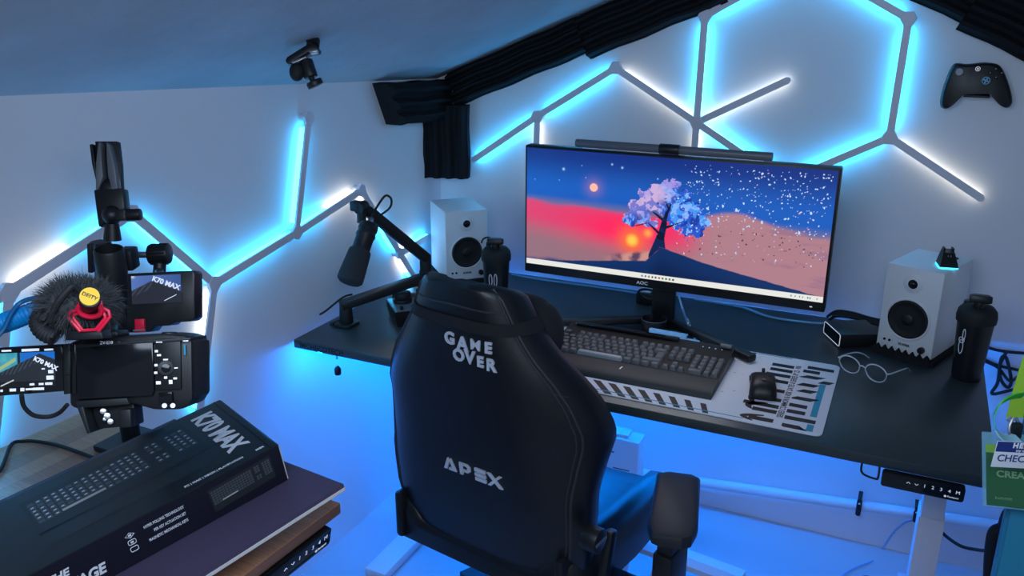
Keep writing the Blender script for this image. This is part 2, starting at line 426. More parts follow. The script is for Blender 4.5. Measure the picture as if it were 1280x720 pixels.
# ------------------------------------------------------------------ desk
desk = thing('standing_desk', 'wide black standing desk along the back wall with white legs', 'desk', ((DX0+DX1)/2, (DY0+DY1)/2, 0))
ox, oy = (DX0+DX1)/2, (DY0+DY1)/2; DW, DD, TH = DX1-DX0, DY1-DY0, .024
b = MB(); b.box((0, 0, DT-TH/2), (DW, DD, TH), M_desk, bev=.003); dtop = b.build('desktop', desk)
b = MB(); Mx = frame((DX0-ox+.020, DY0-oy-.0002, DT-TH/2-.0005), (1, 0, 0), (0, 0, 1))
b.text('IMCHECOTECH', .0205, M_blackprint, Mx, h=.0005, bold=.0004, align='LEFT'); b.build('edge_lettering', dtop)
for i, lx in enumerate((-1.27, .155)):
    b = MB(); b.box((lx-ox, 2.07-oy, .56), (.050, .074, .33), M_whitemetal, bev=.004); lg = b.build('leg', desk)
    b = MB(); b.box((lx-ox, 2.07-oy, .235), (.058, .084, .41), M_whitemetal, bev=.004); b.build('lower_stage', lg)
    b = MB(); b.box((lx-ox, 2.07-oy, .016), (.075, .66, .030), M_whitemetal, bev=.008); b.build('foot', lg)
b = MB(); b.box((-.558-ox, 2.07-oy, DT-TH-.018), (1.36, .09, .034), M_whitemetal, bev=.003)
for lx in (-1.27, .155): b.box((lx-ox, 2.07-oy, DT-TH-.010), (.06, .56, .018), M_whitemetal, bev=.003)
b.build('underframe', desk)
def keypad(par, M, w, h, dep, txt):
    # local x along, y up, z towards viewer
    b = MB(); b.prism(rrect(w, h, .006), dep, M_gloss, M=M, bev=.0008); kp = b.build('control_panel', par)
    b = MB(); T = M @ Matrix.Translation((0, 0, dep+.0002))
    xs = [-.022+.0148*k for k in range(7)]
    xs = [w*(-.17+.098*k) for k in range(7)]
    s = .0022; y0 = h*.10
    def chev(x, sg):
        b.tube([T @ V((x-.0032, y0-sg*.0014, 0)), T @ V((x, y0+sg*.0018, 0)), T @ V((x+.0032, y0-sg*.0014, 0))], .0006, M_icon, 5)
    chev(xs[0], 1); chev(xs[1], -1)
    for k, ch in enumerate('1234M'): b.text(ch, .0105, M_icon, T @ Matrix.Translation((xs[k+2], y0, 0)), h=.0003)
    b.cyl(T @ V((w*.28, -h*.27, 0)), T @ V((w*.28, -h*.27, .0003)), .0024, M_icon, seg=14)
    b.text('flexispot', .0058, M_icon, T @ Matrix.Translation((w*.37, -h*.27, 0)), h=.0003)
    b.build('panel_symbols', kp); return kp
keypad(desk, frame((.102-ox, 1.695-oy, .7085), (1, 0, 0), (0, -.10, 1)), .150, .034, .014, '')
b = MB(); b.tube(catmull([(-.012-ox, 1.70-oy, DT-TH-.001), (-.012-ox, 1.70-oy, .706), (-.004-ox, 1.695-oy, .700), (.016-ox, 1.69-oy, .699), (.021-ox, 1.69-oy, .703), (.021-ox, 1.70-oy, DT-TH-.001)], 6), .0022, M_black, 8); b.build('headphone_hook', desk)
b = MB()
b.box((-.60-ox, DY1-oy-.15, DT-TH-.005), (1.60, .012, .010), M_blue); b.build('led_strip', desk)
b = MB(); b.box((DX0-ox+.07, 2.09-oy, DT-TH-.005), (.012, .76, .010), M_blue); b.build('led_strip', desk)
b = MB(); p = at(421, 446, 'y', 1.74); p2 = at(421, 466, 'y', 1.74)
b.tube([V((p.x, 1.74, DT-TH)), V((p.x, 1.74, p.z-.006))], .0030, M_palecable, 8)
b.lathe([(0, 0), (.0085, 0), (.0095, .004), (.0095, .016), (.005, .024), (.002, .026), (0, .026)], M_black, 16, M=Matrix.Translation((p.x, 1.74, p2.z-.004)))
tag(b.build('hanging_plug'), 'small black cable plug dangling under the left front corner of the desk', 'plug')
# ------------------------------------------------------------------ monitor
MY = 2.135; mx0, mx1 = at(656, 260, 'y', MY).x, at(1041.5, 300, 'y', MY).x
mz0, mz1 = at(655, 337, 'y', MY).z-.004, at(657, 181, 'y', MY).z
MW, MH = mx1-mx0, mz1-mz0; mxc = (mx0+mx1)/2
mon = thing('monitor', 'wide black monitor showing a lone tree at sunset, standing on the desk', 'monitor', (mxc, MY, DT))
lz = lambda z: z-DT
b = MB(); b.box((0, .018, lz((mz0+mz1)/2)), (MW, .036, MH), M_black, bev=.004)
b.box((0, .05, lz((mz0+mz1)/2)-.01), (MW*.72, .04, MH*.66), M_black, bev=.015); b.build('housing', mon)
bez = .0065; chin = .026
sw, sh = MW-2*bez, MH-bez-chin; szc = lz(mz0)+chin+sh/2
# --- picture on the screen, computed per vertex
NX, NY = 760, 316
U, Vv = np.meshgrid(np.linspace(0, 1, NX+1), np.linspace(0, 1, NY+1)); asp = sw/sh
X = U*asp; Y = 1-Vv                                   # Y down from the top
def lerp(a, b, t): return a+(b-a)*t[..., None]
def lin(r, g, b_): return np.array(srgb(r, g, b_))
def sstep(a, b_, x): t = np.clip((x-a)/(b_-a), 0, 1); return t*t*(3-2*t)
def vnoise(x, y, seed):
    g = np.random.default_rng(seed).random((64, 64)); xi = np.floor(x).astype(int); yi = np.floor(y).astype(int); fx = x-xi; fy = y-yi
    fx = fx*fx*(3-2*fx); fy = fy*fy*(3-2*fy); G = lambda i, j: g[i % 64, j % 64]
    return (G(xi, yi)*(1-fx)+G(xi+1, yi)*fx)*(1-fy)+(G(xi, yi+1)*(1-fx)+G(xi+1, yi+1)*fx)*fy
def fbm(x, y, s): return sum(vnoise(x*2**k, y*2**k, s+k)*.5**(k+1) for k in range(4))
img = np.zeros((NY+1, NX+1, 3)); Z3 = img*0
top = lin(14, 44, 128); mid = lin(22, 92, 190); hor = lin(112, 108, 150)
horz = .44+.06*U                                     # cloud horizon drops to the right
t = np.clip(Y/horz, 0, 1)
img[:] = lerp(lerp(top+Z3, mid+Z3, sstep(0, .72, t)), hor+Z3, sstep(.84, 1.0, t)*.8)
low = lerp(lin(222, 66, 112)+Z3, lin(150, 112, 125)+Z3, sstep(.10, .34, Y-horz+.06*(fbm(U*5, Y*22, 3)-.5)))
low = lerp(low, lin(176, 126, 138)+Z3, sstep(.50, .66, U+.05*(fbm(U*6, Y*9, 4)-.5)))
low = lerp(low, lin(150, 110, 135)+Z3, .7*sstep(.52, .70, fbm(U*7, Y*16, 44))*sstep(.55, .7, U))
cl_ = Y-horz-.10*np.exp(-((U-.72)/.12)**2)*-1*sstep(.55, .65, U)+.06*(fbm(U*9, Y*10, 9)-.5)
img = lerp(img, low, sstep(-.025, .025, cl_))
pk = np.exp(-(((X-.90)/.46)**2+((Y-.60)/.15)**2)); img = lerp(img, lin(255, 36, 96)+Z3, np.clip(pk*1.15, 0, 1)*sstep(.45, .52, Y)*sstep(.62, .56, U))
sunx, suny = .384*asp, .69
sun = np.hypot(X-sunx, Y-suny); img = lerp(img, lin(255, 110, 60)+Z3, np.clip(np.exp(-(sun/.11)**2)*1.2, 0, 1)); img = lerp(img, lin(255, 205, 80)+Z3, sstep(.070, .015, sun))
s2 = np.hypot(X-.437*asp, Y-.615); img = lerp(img, lin(255, 170, 80)+Z3, np.exp(-(s2/.032)**2))
mo = np.hypot(X-.244*asp, Y-.285); img = lerp(img, lin(170, 120, 170)+Z3, .5*np.exp(-(mo/.07)**2)); img = lerp(img, lin(255, 190, 170)+Z3, sstep(.038, .030, mo))
for sx_, sy_, sr_ in ((.135, .155, .010), (.305, .085, .007), (.34, .105, .008), (.20, .115, .004), (.12, .25, .004), (.03, .26, .004), (.46, .17, .005), (.215, .21, .004)):
    d = np.hypot(X-sx_*asp, Y-sy_); img = lerp(img, lin(170, 220, 255)+Z3, np.exp(-(d/sr_)**2))
# far bank, grassy bank and dark hill
bank = .93+.030*(fbm(U*11, 0*U, 21)-.5)-.03*sstep(.1, .3, U)
img = lerp(img, lerp(lin(52, 62, 125)+Z3, lin(110, 85, 120)+Z3, sstep(.35, .7, fbm(U*20, Y*14, 23))), sstep(-.01, .03, Y-bank)*sstep(.52, .42, U))
gb = np.where(U < .47, .745+(.47-U)*.50, 9)+.02*(fbm(U*50, 0*U, 31)-.5)
img = lerp(img, lerp(lin(205, 150, 140)+Z3, lin(66, 58, 92)+Z3, sstep(.34, .68, fbm(U*30, Y*16, 33))), sstep(-.01, .03, Y-gb)*sstep(.27, .36, U)*.9)
tu = .477
hill = np.where(U < tu, np.minimum(.735+(tu-U)*2.6, .835+(tu-U)*.30), np.where(U < .62, .715+(U-tu)*.62, .8037+(U-.62)*.42))+.010*(fbm(U*40, 0*U, 5)-.5)
hill = np.minimum(hill, .985); 
img = lerp(img, lerp(lin(12, 46, 100)+Z3, lin(6, 28, 74)+Z3, sstep(0, .25, Y-hill)), sstep(-.004, .004, Y-hill))
# tree: trunk, branches, crown
def seg(x0, y0, x1, y1, r0, r1):
    dx, dy = x1-x0, y1-y0; tt = np.clip(((X-x0)*dx+(Y-y0)*dy)/(dx*dx+dy*dy), 0, 1); return np.hypot(X-x0-tt*dx, Y-y0-tt*dy)-(r0+(r1-r0)*tt)
tx = tu*asp
trunk = np.minimum.reduce([seg(tx-.01, .80, tx+.005, .64, .075, .034), seg(tx+.005, .66, tx+.03, .52, .032, .024), seg(tx+.02, .55, tx+.05, .42, .022, .014), seg(tx+.05, .43, tx+.11, .30, .013, .007), seg(tx+.03, .50, tx-.06, .44, .014, .006), seg(tx+.01, .62, tx-.10, .53, .012, .006), seg(tx+.06, .40, tx+.02, .32, .010, .005), seg(tx-.10, .53, tx-.20, .565, .006, .004), seg(tx+.03, .56, tx+.16, .50, .012, .005), seg(tx+.09, .36, tx+.14, .34, .006, .004)])
crown = np.zeros_like(U)-1
for cx_, cy_, rr in ((.06, .27, .115), (-.03, .30, .11), (-.12, .36, .10), (-.19, .42, .09), (-.25, .52, .065), (-.14, .49, .08), (.16, .31, .10), (.03, .38, .11), (.19, .40, .12), (.13, .47, .10), (.27, .44, .09), (.29, .51, .09), (.22, .55, .085), (.30, .56, .06), (-.06, .53, .05), (.36, .48, .05)):
    crown = np.maximum(crown, 1-np.hypot((X-tx-cx_), (Y-cy_)*1.05)/rr)
cn = fbm(U*60, Y*25, 51); cm = crown+(cn-.5)*1.15 > .12
cm &= ~((np.hypot((X-tx+.04)/1.5, Y-.455) < .035) & (cn > .42))
f1, f2, f3 = fbm(U*44, Y*19, 61), fbm(U*52, Y*22, 66), fbm(U*24, Y*10, 71)
leaf = np.where((f1 > .50)[..., None], lin(70, 150, 245), lin(40, 88, 205)); leaf = np.where((f2 > .56)[..., None], lin(130, 180, 250), leaf)
leaf = np.where((f2 < .36)[..., None], lin(28, 60, 165), leaf)
wl_ = sstep(.10, -.20, X-tx+.30*(f3-.5))*sstep(.66, .30, Y+.35*(f3-.5)); leaf = lerp(leaf, np.where((f1 > .46)[..., None], lin(205, 175, 220), lin(120, 120, 205)), np.clip(wl_*1.3, 0, 1))
pt_ = sstep(.34, .24, Y)*sstep(.42, .55, f3); leaf = lerp(leaf, lin(175, 150, 225)+Z3, pt_*.8)
img = np.where(((trunk < 0) & (Y < hill))[..., None], lin(11, 34, 82), img)
img = np.where(cm[..., None], leaf, img)
img = np.where(((trunk < -.002) & (Y < .66) & (fbm(U*60, Y*26, 81) > .40))[..., None], lin(10, 18, 50), img)
# drifting petals
for k in range(520):
    u = .53+.46*rng.random()**.95; yy = .03+.72*rng.random()
    if yy > .42+.55*(u-.47) and rng.random() < .45: continue
    if yy > .86-(.0 if u > .5 else 1): continue
    r = (.0030+.0062*rng.random()**2)*(1 if rng.random() > .1 else 1.5); cx_ = u*asp
    i0, i1 = int((u-.012)*NX), int((u+.012)*NX)+1; j0, j1 = int((1-yy-.03)*NY), int((1-yy+.03)*NY)+1
    i0, j0 = max(i0, 0), max(j0, 0); sl_ = (slice(j0, j1), slice(i0, i1)); a = rng.random()*PI
    dx, dy = X[sl_]-cx_, Y[sl_]-yy; m_ = np.hypot(dx*math.cos(a)+dy*math.sin(a), (dy*math.cos(a)-dx*math.sin(a))*1.7) < r
    c_ = lin(200, 225, 255) if (yy < .52 or rng.random() < .35) else lin(45, 38, 60)
    if rng.random() < .12: c_ = lin(225, 160, 210)
    img[sl_][m_] = c_
# task bar
tb = Y > .955
img[tb] = lin(232, 232, 226)
for k in range(10):
    u = .424+.0118*k; m_ = (np.abs(U-u) < .0028) & (np.abs(Y-.977) < .0085); img[m_] = [lin(60, 110, 190), lin(90, 90, 90), lin(120, 110, 60), lin(60, 60, 60), lin(70, 90, 110), lin(180, 90, 80), lin(60, 140, 80), lin(90, 110, 60), lin(70, 110, 120), lin(90, 60, 60)][k]
for u in (.905, .918, .931, .94, .955, .962, .982): img[(np.abs(U-u) < .0016) & (np.abs(Y-.977) < .006)] = lin(120, 120, 120)
def colored_grid(name, parent, M, w, h, img, material):
    ny, nx = img.shape[0]-1, img.shape[1]-1
    gx, gy = np.meshgrid(np.linspace(-w/2, w/2, nx+1), np.linspace(-h/2, h/2, ny+1))
    co = np.stack([gx, gy, 0*gx], -1).reshape(-1, 3)
    R = np.array(M.to_3x3()); co = co @ R.T + np.array(M.translation)
    ii, jj = np.meshgrid(np.arange(nx), np.arange(ny)); a = (jj*(nx+1)+ii).ravel()
    F = np.stack([a, a+1, a+nx+2, a+nx+1], -1).astype(np.int32)
    me = bpy.data.meshes.new(name); me.vertices.add(len(co)); me.vertices.foreach_set('co', co.ravel().astype(np.float32))
    me.loops.add(F.size); me.loops.foreach_set('vertex_index', F.ravel()); me.polygons.add(len(F)); me.polygons.foreach_set('loop_start', np.arange(0, F.size, 4, dtype=np.int32)); me.polygons.foreach_set('loop_total', np.full(len(F), 4, np.int32))
    me.update(calc_edges=True)
    ca = me.color_attributes.new('Col', 'FLOAT_COLOR', 'POINT'); c4 = np.concatenate([img.reshape(-1, 3), np.ones((co.shape[0], 1))], 1)
    ca.data.foreach_set('color', c4.ravel().astype(np.float32)); me.materials.append(material)
    o = bpy.data.objects.new(name, me); COL.objects.link(o); o.parent = parent; return o
colored_grid('screen', mon, frame((0, -.0008, szc), (1, 0, 0), (0, 0, 1)), sw, sh, np.clip(img, 0, 1), vcol_mat('lit_screen', emit=1.0, rough=.3))
b = MB(); b.text('AOC', .0125, M_print, frame((-.060, -.0004, lz(mz0)+.0125), (1, 0, 0), (0, 0, 1)), h=.0004, bold=.0002, sx=1.15)
p = at(1013, 387.5, 'y', MY); b.box((p.x-mxc, -.0004, lz(mz0)+.0115), (.0065, .001, .0028), M_icon); b.build('bezel_markings', mon)
# stand
sp = at(832, 402, 'z', DT); sx_, sy_ = sp.x-mxc, .085
b = MB(); b.box((sx_, sy_, .15), (.062, .035, .30), M_black, bev=.006); b.build('stand_column', mon)
for ex, ey in ((690, 403), (941, 449)):
    q = at(ex, ey, 'z', DT+.014); bl = V((q.x-mxc, q.y-MY, .0155)); a0 = V((sx_+(.02 if ex > 800 else -.02), sy_, .0155)); d = bl-a0; L = d.length
    b = MB(); b.box((0, 0, 0), (L, .030, .020), M_black, bev=.006, M=frame((a0+bl)/2, d, V((0, 0, 1)).cross(d))); b.build('stand_foot', mon)
b = MB(); b.tube([V((sx_-.043+.030*math.cos(k*PI/10), sy_-.004-.012*math.sin(k*PI/10), .088+.030*.6*math.sin(k*PI/10))) for k in range(20)], .0035, M_black, 8, closed=True); b.build('cable_ring', mon)
# light bar on the monitor
lb = thing('monitor_light', 'dark grey tubular light bar clamped on top of the monitor', 'lamp', (mxc, MY, mz1))
LY = -.028; a = at(720, 178.5, 'y', MY+LY); c = at(966, 196.5, 'y', MY+LY); zc = a.z-mz1
b = MB(); b.cyl((a.x-mxc, LY, zc), (c.x-mxc, LY, zc), .0105, M_grey, seg=24, bev=.002); b.build('lamp_tube', lb)
b = MB(); k = at(837, 188, 'y', MY+LY).x-mxc; b.cyl((k-.026, LY, zc), (k+.026, LY, zc), .0135, M_black, seg=24, bev=.002)
b.box((k, .000, zc-.012), (.045, .052, .012), M_black, bev=.003); b.box((k, .045, zc-.028), (.046, .016, .05), M_black, bev=.004); b.build('clamp', lb)
b = MB(); b.box(((a.x+c.x)/2-mxc, LY-.002, zc-.0108), ((c.x-a.x)*.92, .008, .0012), mat('neutral_lamp_diffuser', (.8, .8, .8), .5, spec=.4)); b.build('diffuser', lb)
def area(name, loc, rot, sx, sy, power, col, shape='RECTANGLE'):
    l = bpy.data.lights.new(name, 'AREA'); l.shape = shape; l.size = sx; l.size_y = sy; l.energy = power; l.color = col
    o = bpy.data.objects.new(name, l); COL.objects.link(o); o.location = loc; o.rotation_euler = rot; return o
al = area('monitor_lamp_light', ((a.x+c.x)/2, MY+LY-.004, a.z-.0135), (math.radians(-24), 0, 0), (c.x-a.x)*.92, .008, .55, (.93, .96, 1.0)); al.data.spread = math.radians(115)

# ------------------------------------------------------------------ mouse mat with printed pattern
mr = at(1050.5, 458, 'z', DT+.003).x; my0, my1 = 1.722, 2.127; mwx, mdy = .92, my1-my0
mat_o = thing('mouse_mat', 'white mouse mat with black lettering and teal stripes under keyboard and mouse', 'mouse mat', (mr-mwx/2, (my0+my1)/2, DT))
b = MB(); b.prism(rrect(mwx, mdy, .016), .003, M_cloth, bev=.0006, z0=.0003); b.build('mat_sheet', mat_o)
b = MB(); zt_ = .00345
HX, HY = mwx/2, mdy/2
def Q(x0, y0, x1, y1, m=M_blackprint, sk=0, dz=0): b.poly([(x0, y0, zt_+dz), (x1, y0, zt_+dz), (x1+sk, y1, zt_+dz), (x0+sk, y1, zt_+dz)], m)
def band(cx, cy, rx, ry, a0, a1, w, m=M_blackprint, n=10):
    for k in range(n):
        a, c = a0+(a1-a0)*k/n, a0+(a1-a0)*(k+1)/n; t0 = w*math.sin(PI*k/n*.8+.35); t1 = w*math.sin(PI*(k+1)/n*.8+.35)
        b.poly([(cx+(rx-t0)*math.cos(a), cy+(ry-t0)*math.sin(a), zt_), (cx+rx*math.cos(a), cy+ry*math.sin(a), zt_), (cx+rx*math.cos(c), cy+ry*math.sin(c), zt_), (cx+(rx-t1)*math.cos(c), cy+(ry-t1)*math.sin(c), zt_)], m)
# front row of slanted strokes
for k in range(24):
    w_ = .0135+.0009*min(k, 14); x = HX-.252-.0325*k-.0016*max(0, k-6); dp_ = .046+.0022*min(k, 12); sk = (-.016-.0050*k) if k < 12 else (-.070+.018*(k-12))
    Q(x, -HY+.003, x+w_, -HY+.003+dp_, sk=sk)
    if k > 9: Q(x+sk*1.1+.016, -HY+.054+.002*(k % 3), x+sk*1.1+.016+w_*1.5, -HY+.082, sk=sk*.5)
b.poly([(-HX+.01, -HY+.019, zt_+.0001), (HX-.165, -HY+.012, zt_+.0001), (HX-.165, -HY+.0155, zt_+.0001), (-HX+.01, -HY+.0235, zt_+.0001)], M_teal)
# blackletter style strokes at the right end, stacked front to back
rx = HX-.155
for k, (yo, ln, hk) in enumerate(((.335, .055, 0), (.305, .055, 0), (.272, .060, 1), (.235, .066, 2), (.180, .072, 2), (.128, .075, 2), (.092, .080, 2), (.064, .055, 0), (.018, .055, 3))):
    Q(rx+.054-ln, -HY+yo, rx+.052, -HY+yo+.0185)
    if hk == 1: b.poly([(rx+.06-ln, -HY+yo+.0185, zt_), (rx+.06-ln-.016, -HY+yo+.006, zt_), (rx+.06-ln, -HY+yo, zt_)], M_blackprint)
    if hk == 2: band(rx+.026, -HY+yo-.004, .046, .026, PI*.50, PI*1.28, .018)
    if hk == 3: band(rx+.05, -HY+yo+.010, .070, .022, PI*.60, PI*1.30, .016)
for k, (yo, xo, w_, sk) in enumerate(((.352, .082, .058, 0), (.325, .075, .035, 0), (.292, .068, .040, .020), (.272, .115, .022, .012), (.242, .070, .036, .014), (.205, .074, .030, .016), (.160, .062, .046, .020), (.118, .060, .046, 0), (.084, .060, .046, 0), (.050, .060, .072, 0), (.010, .075, .045, -.018))):
    Q(rx+xo, -HY+yo, rx+xo+w_+.004, -HY+yo+.0185, sk=sk)
T = Matrix.Translation((rx+.062, -HY+.205, zt_+.0004)) @ Matrix.Rotation(PI/2, 4, 'Z')
Q(rx+.053, -HY+.006, rx+.071, HY-.01, M_cloth, dz=.0002)
b.text('SERIES COMMON & RISK DATES & SERIES Nº 22 - 906', .0185, M_blackprint, T, h=.0002, bold=.0003, sx=.72)
Q(HX-.034, -HY+.085, HX-.020, -HY+.270, M_teal); Q(HX-.034, -HY+.012, HX-.020, -HY+.045, M_teal); Q(HX-.050, -HY+.010, HX-.034, -HY+.018, M_teal)
Q(HX-.20, HY-.008, HX-.115, HY-.004, M_teal)
for k in range(7): Q(HX-.235-.026*k, HY-.048+.002*k, HX-.222-.026*k, HY-.006, sk=.020)
b.poly([(HX-.275, HY-.205, zt_), (HX-.265, HY-.182, zt_), (HX-.40, HY-.262, zt_), (HX-.40, HY-.290, zt_)], M_teal)
b.poly([(HX-.265, HY-.182, zt_), (HX-.272, HY-.165, zt_), (HX-.38, HY-.160, zt_), (HX-.38, HY-.172, zt_)], M_teal)
Q(HX-.40, HY-.125, HX-.30, HY-.120, M_teal)
for k in range(34):
    x = HX-.07-.36*rng.random(); y = -HY+.05+.31*rng.random(); s_ = .001+.003*rng.random()
    if x > HX-.20 and x < HX-.03: x -= .14
    Q(x, y, x+s_*1.6, y+s_*.6, sk=s_)
b.build('printed_pattern', mat_o, smooth=0)

# ------------------------------------------------------------------ keyboard
kr = at(915, 435, 'z', DT+.034); kf = at(895, 501, 'z', DT+.004)
KX1 = (kr.x+kf.x)/2-.002; KW = .442; KX0 = KX1-KW; KYF = kf.y; KYR = kr.y+.002
kb = thing('keyboard', 'full size black keyboard with wrist rest on the white mat', 'keyboard', ((KX0+KX1)/2, 0, DT+.0032))
kc = (KX0+KX1)/2
RD = .078; yb0 = KYF+RD                               # wrist rest depth
b = MB()
hb = lambda y: .018+.014*(y-yb0)/(KYR-yb0)
b.loft([[(sx_*KW/2, yb0, 0), (sx_*KW/2, KYR, 0), (sx_*KW/2, KYR, hb(KYR)), (sx_*KW/2, yb0, hb(yb0))] for sx_ in (-1, 1)], M_black); b.build('case', kb, smooth=0)
b = MB(); R = []
for i in range(2):
    sx_ = -1 if i == 0 else 1; R.append([(sx_*KW/2, KYF+RD-.001, 0), (sx_*KW/2, KYF+RD-.001, .019), (sx_*KW/2, KYF+RD*.75, .0195), (sx_*KW/2, KYF+RD*.35, .018), (sx_*KW/2, KYF+.010, .013), (sx_*KW/2, KYF+.002, .007), (sx_*KW/2, KYF, .001), (sx_*KW/2, KYF, 0)])
b.loft(R, mat('matte_wrist_rest', (.026, .029, .031), .6)); wr = b.build('wrist_rest', kb, smooth=50)
b = MB(); b.box((-.010, KYF+.045, .0192), (.0030, .016, .0004), M_print, rot=(0, 0, -.12)); b.build('rest_mark', wr)
b = MB(); b.box((-.06, KYR-.014, hb(KYR)+.0035), (.30-.02, .016, .008), M_gloss, bev=.002); b.build('rear_bar', kb)
b = MB()
for k in range(6): b.box((-KW/2+.02+.021*k, KYR-.012, hb(KYR)+.0012), (.012, .007, .003), M_grey, bev=.001)
b.cyl((KW/2-.034, KYR-.013, hb(KYR)+.005), (KW/2-.006, KYR-.013, hb(KYR)+.005), .006, M_grey, seg=18, bev=.001)
for k in range(4): b.box((KW/2-.075+.016*k, KYR-.030, hb(KYR)+.001), (.003, .0016, .001), M_icon)
b.build('media_controls', kb)
U_ = .01905; kx = -KW/2+.009; tilt = math.atan2(.014, KYR-yb0)
rows = [yb0+.0105+U_*k for k in range(5)]+[yb0+.0105+U_*5.30]
M_key = mat('dark_keycap', (.085, .090, .097), .5); M_spc = mat('pale_space_bar', (.26, .29, .30), .45)
_KM = {}
def key_mesh(w, d=1, m=M_key, top=None):
    k = (round(w, 2), round(d, 2), m.name)
    if k in _KM: return _KM[k]
    b = MB(); W_, D_ = w*U_-.0016, d*U_-.0016; iw = .0035
    R = []
    for ins, z in ((0, 0), (.0012, .004), (.0030, .0082), (.0042, .0090)):
        R.append([(x*(W_-2*ins)/(W_), y*(D_-2*ins)/(D_)+ins*.25, z) for x, y in rrect(W_, D_, .0022, 3)])
    b.loft(R, m)
    o = b.build('keycap', smooth=35); me = o.data; COL.objects.unlink(o); bpy.data.objects.remove(o); _KM[k] = me; return me
keys = []
def krow(r, x0, ws, skip=()):
    x = x0
    for i, w in enumerate(ws):
        if w > 0: keys.append((x+w/2, r, w, 1)); x += w
        else: x += -w
krow(5, 0, [1, -1, 1, 1, 1, 1, -.5, 1, 1, 1, 1, -.5, 1, 1, 1, 1])
krow(4, 0, [1]*13+[2]); krow(3, 0, [1.5]+[1]*12); krow(2, 0, [1.75]+[1]*12); krow(1, 0, [1.25]+[1]*11+[2.75]); krow(0, 0, [1.25, 1.25, 1.25, 6.25, 1.25, 1.25, 1.25, 1.25])
keys.append((14.35, 2.5, 1.3, 2))
for r, n in ((5, 3), (4, 3), (3, 3)): krow(r, 15.25, [1]*n)
keys.append((16.75, 1, 1, 1)); krow(0, 15.25, [1, 1, 1])
for r in (4, 3, 2, 1): krow(r, 18.5, [1, 1, 1])
krow(0, 18.5, [2, 1]); krow(4, 21.5, [1]); keys += [(22, 2.5, 1, 2), (22, .5, 1, 2)]
stuff = []
for x, r, w, d in keys:
    y = yb0+.0105+U_*(r if r < 5 else 5.25); z = hb(y)+.0008
    if x < 1.6 and len(stuff) < 8: stuff.append((x, y, z, w, d)); continue
    o = bpy.data.objects.new('keycap', key_mesh(w, d, M_spc if w > 6 else M_key)); COL.objects.link(o); o.parent = kb
    o.location = (kx+x*U_, y, z); o.rotation_euler = (tilt, 0, 0)
b = MB()
for x, y, z, w, d in stuff: b.box((kx+x*U_, y, z+.004), (w*U_-.004, d*U_-.004, .009), M_key, bev=.002)
o = b.build('keycaps_behind_chair', kb); o['kind'] = 'stuff'; o.name = 'keycap_group'

# ------------------------------------------------------------------ mouse
mp = at(953, 486, 'z', DT+.004)
ms = thing('mouse', 'black wireless mouse at the right of the keyboard on the mat', 'mouse', (mp.x, mp.y, DT+.0034), rz=.18)
b = MB(); R = []
prof = [(-.062, .020, .008), (-.058, .0275, .022), (-.045, .0310, .033), (-.025, .0305, .0385), (0, .0285, .038), (.022, .0290, .033), (.042, .0305, .025), (.056, .0290, .017), (.062, .022, .012)]
for y, w, h in prof:
    R.append([(w*x, y, h*z) for x, z in ((-1, .02), (-.98, .45), (-.86, .78), (-.6, .95), (-.25, 1), (.25, 1), (.6, .95), (.86, .78), (.98, .45), (1, .02))])
b.loft(R, M_black); b.build('body', ms, smooth=60)
b = MB(); b.cyl((-.0035, .036, .030), (.0035, .036, .030), .0075, M_rubber, seg=18, bev=.001); b.build('scroll_wheel', ms)
b = MB(); b.box((0, .052, .0195), (.0014, .018, .003), M_rubber); b.tube([(-.0293, -.012, .026), (-.0303, .004, .024), (-.0303, .02, .021)], .0016, M_rubber, 6); b.build('buttons', ms)
b = MB(); b.prism([(-.006, -.004), (.006, -.004), (.001, .004), (-.002, .004)], .0002, M_grey, M=Matrix.Translation((0, -.030, .0384)) @ Matrix.Rotation(.05, 4, 'X')); b.build('emblem', ms)

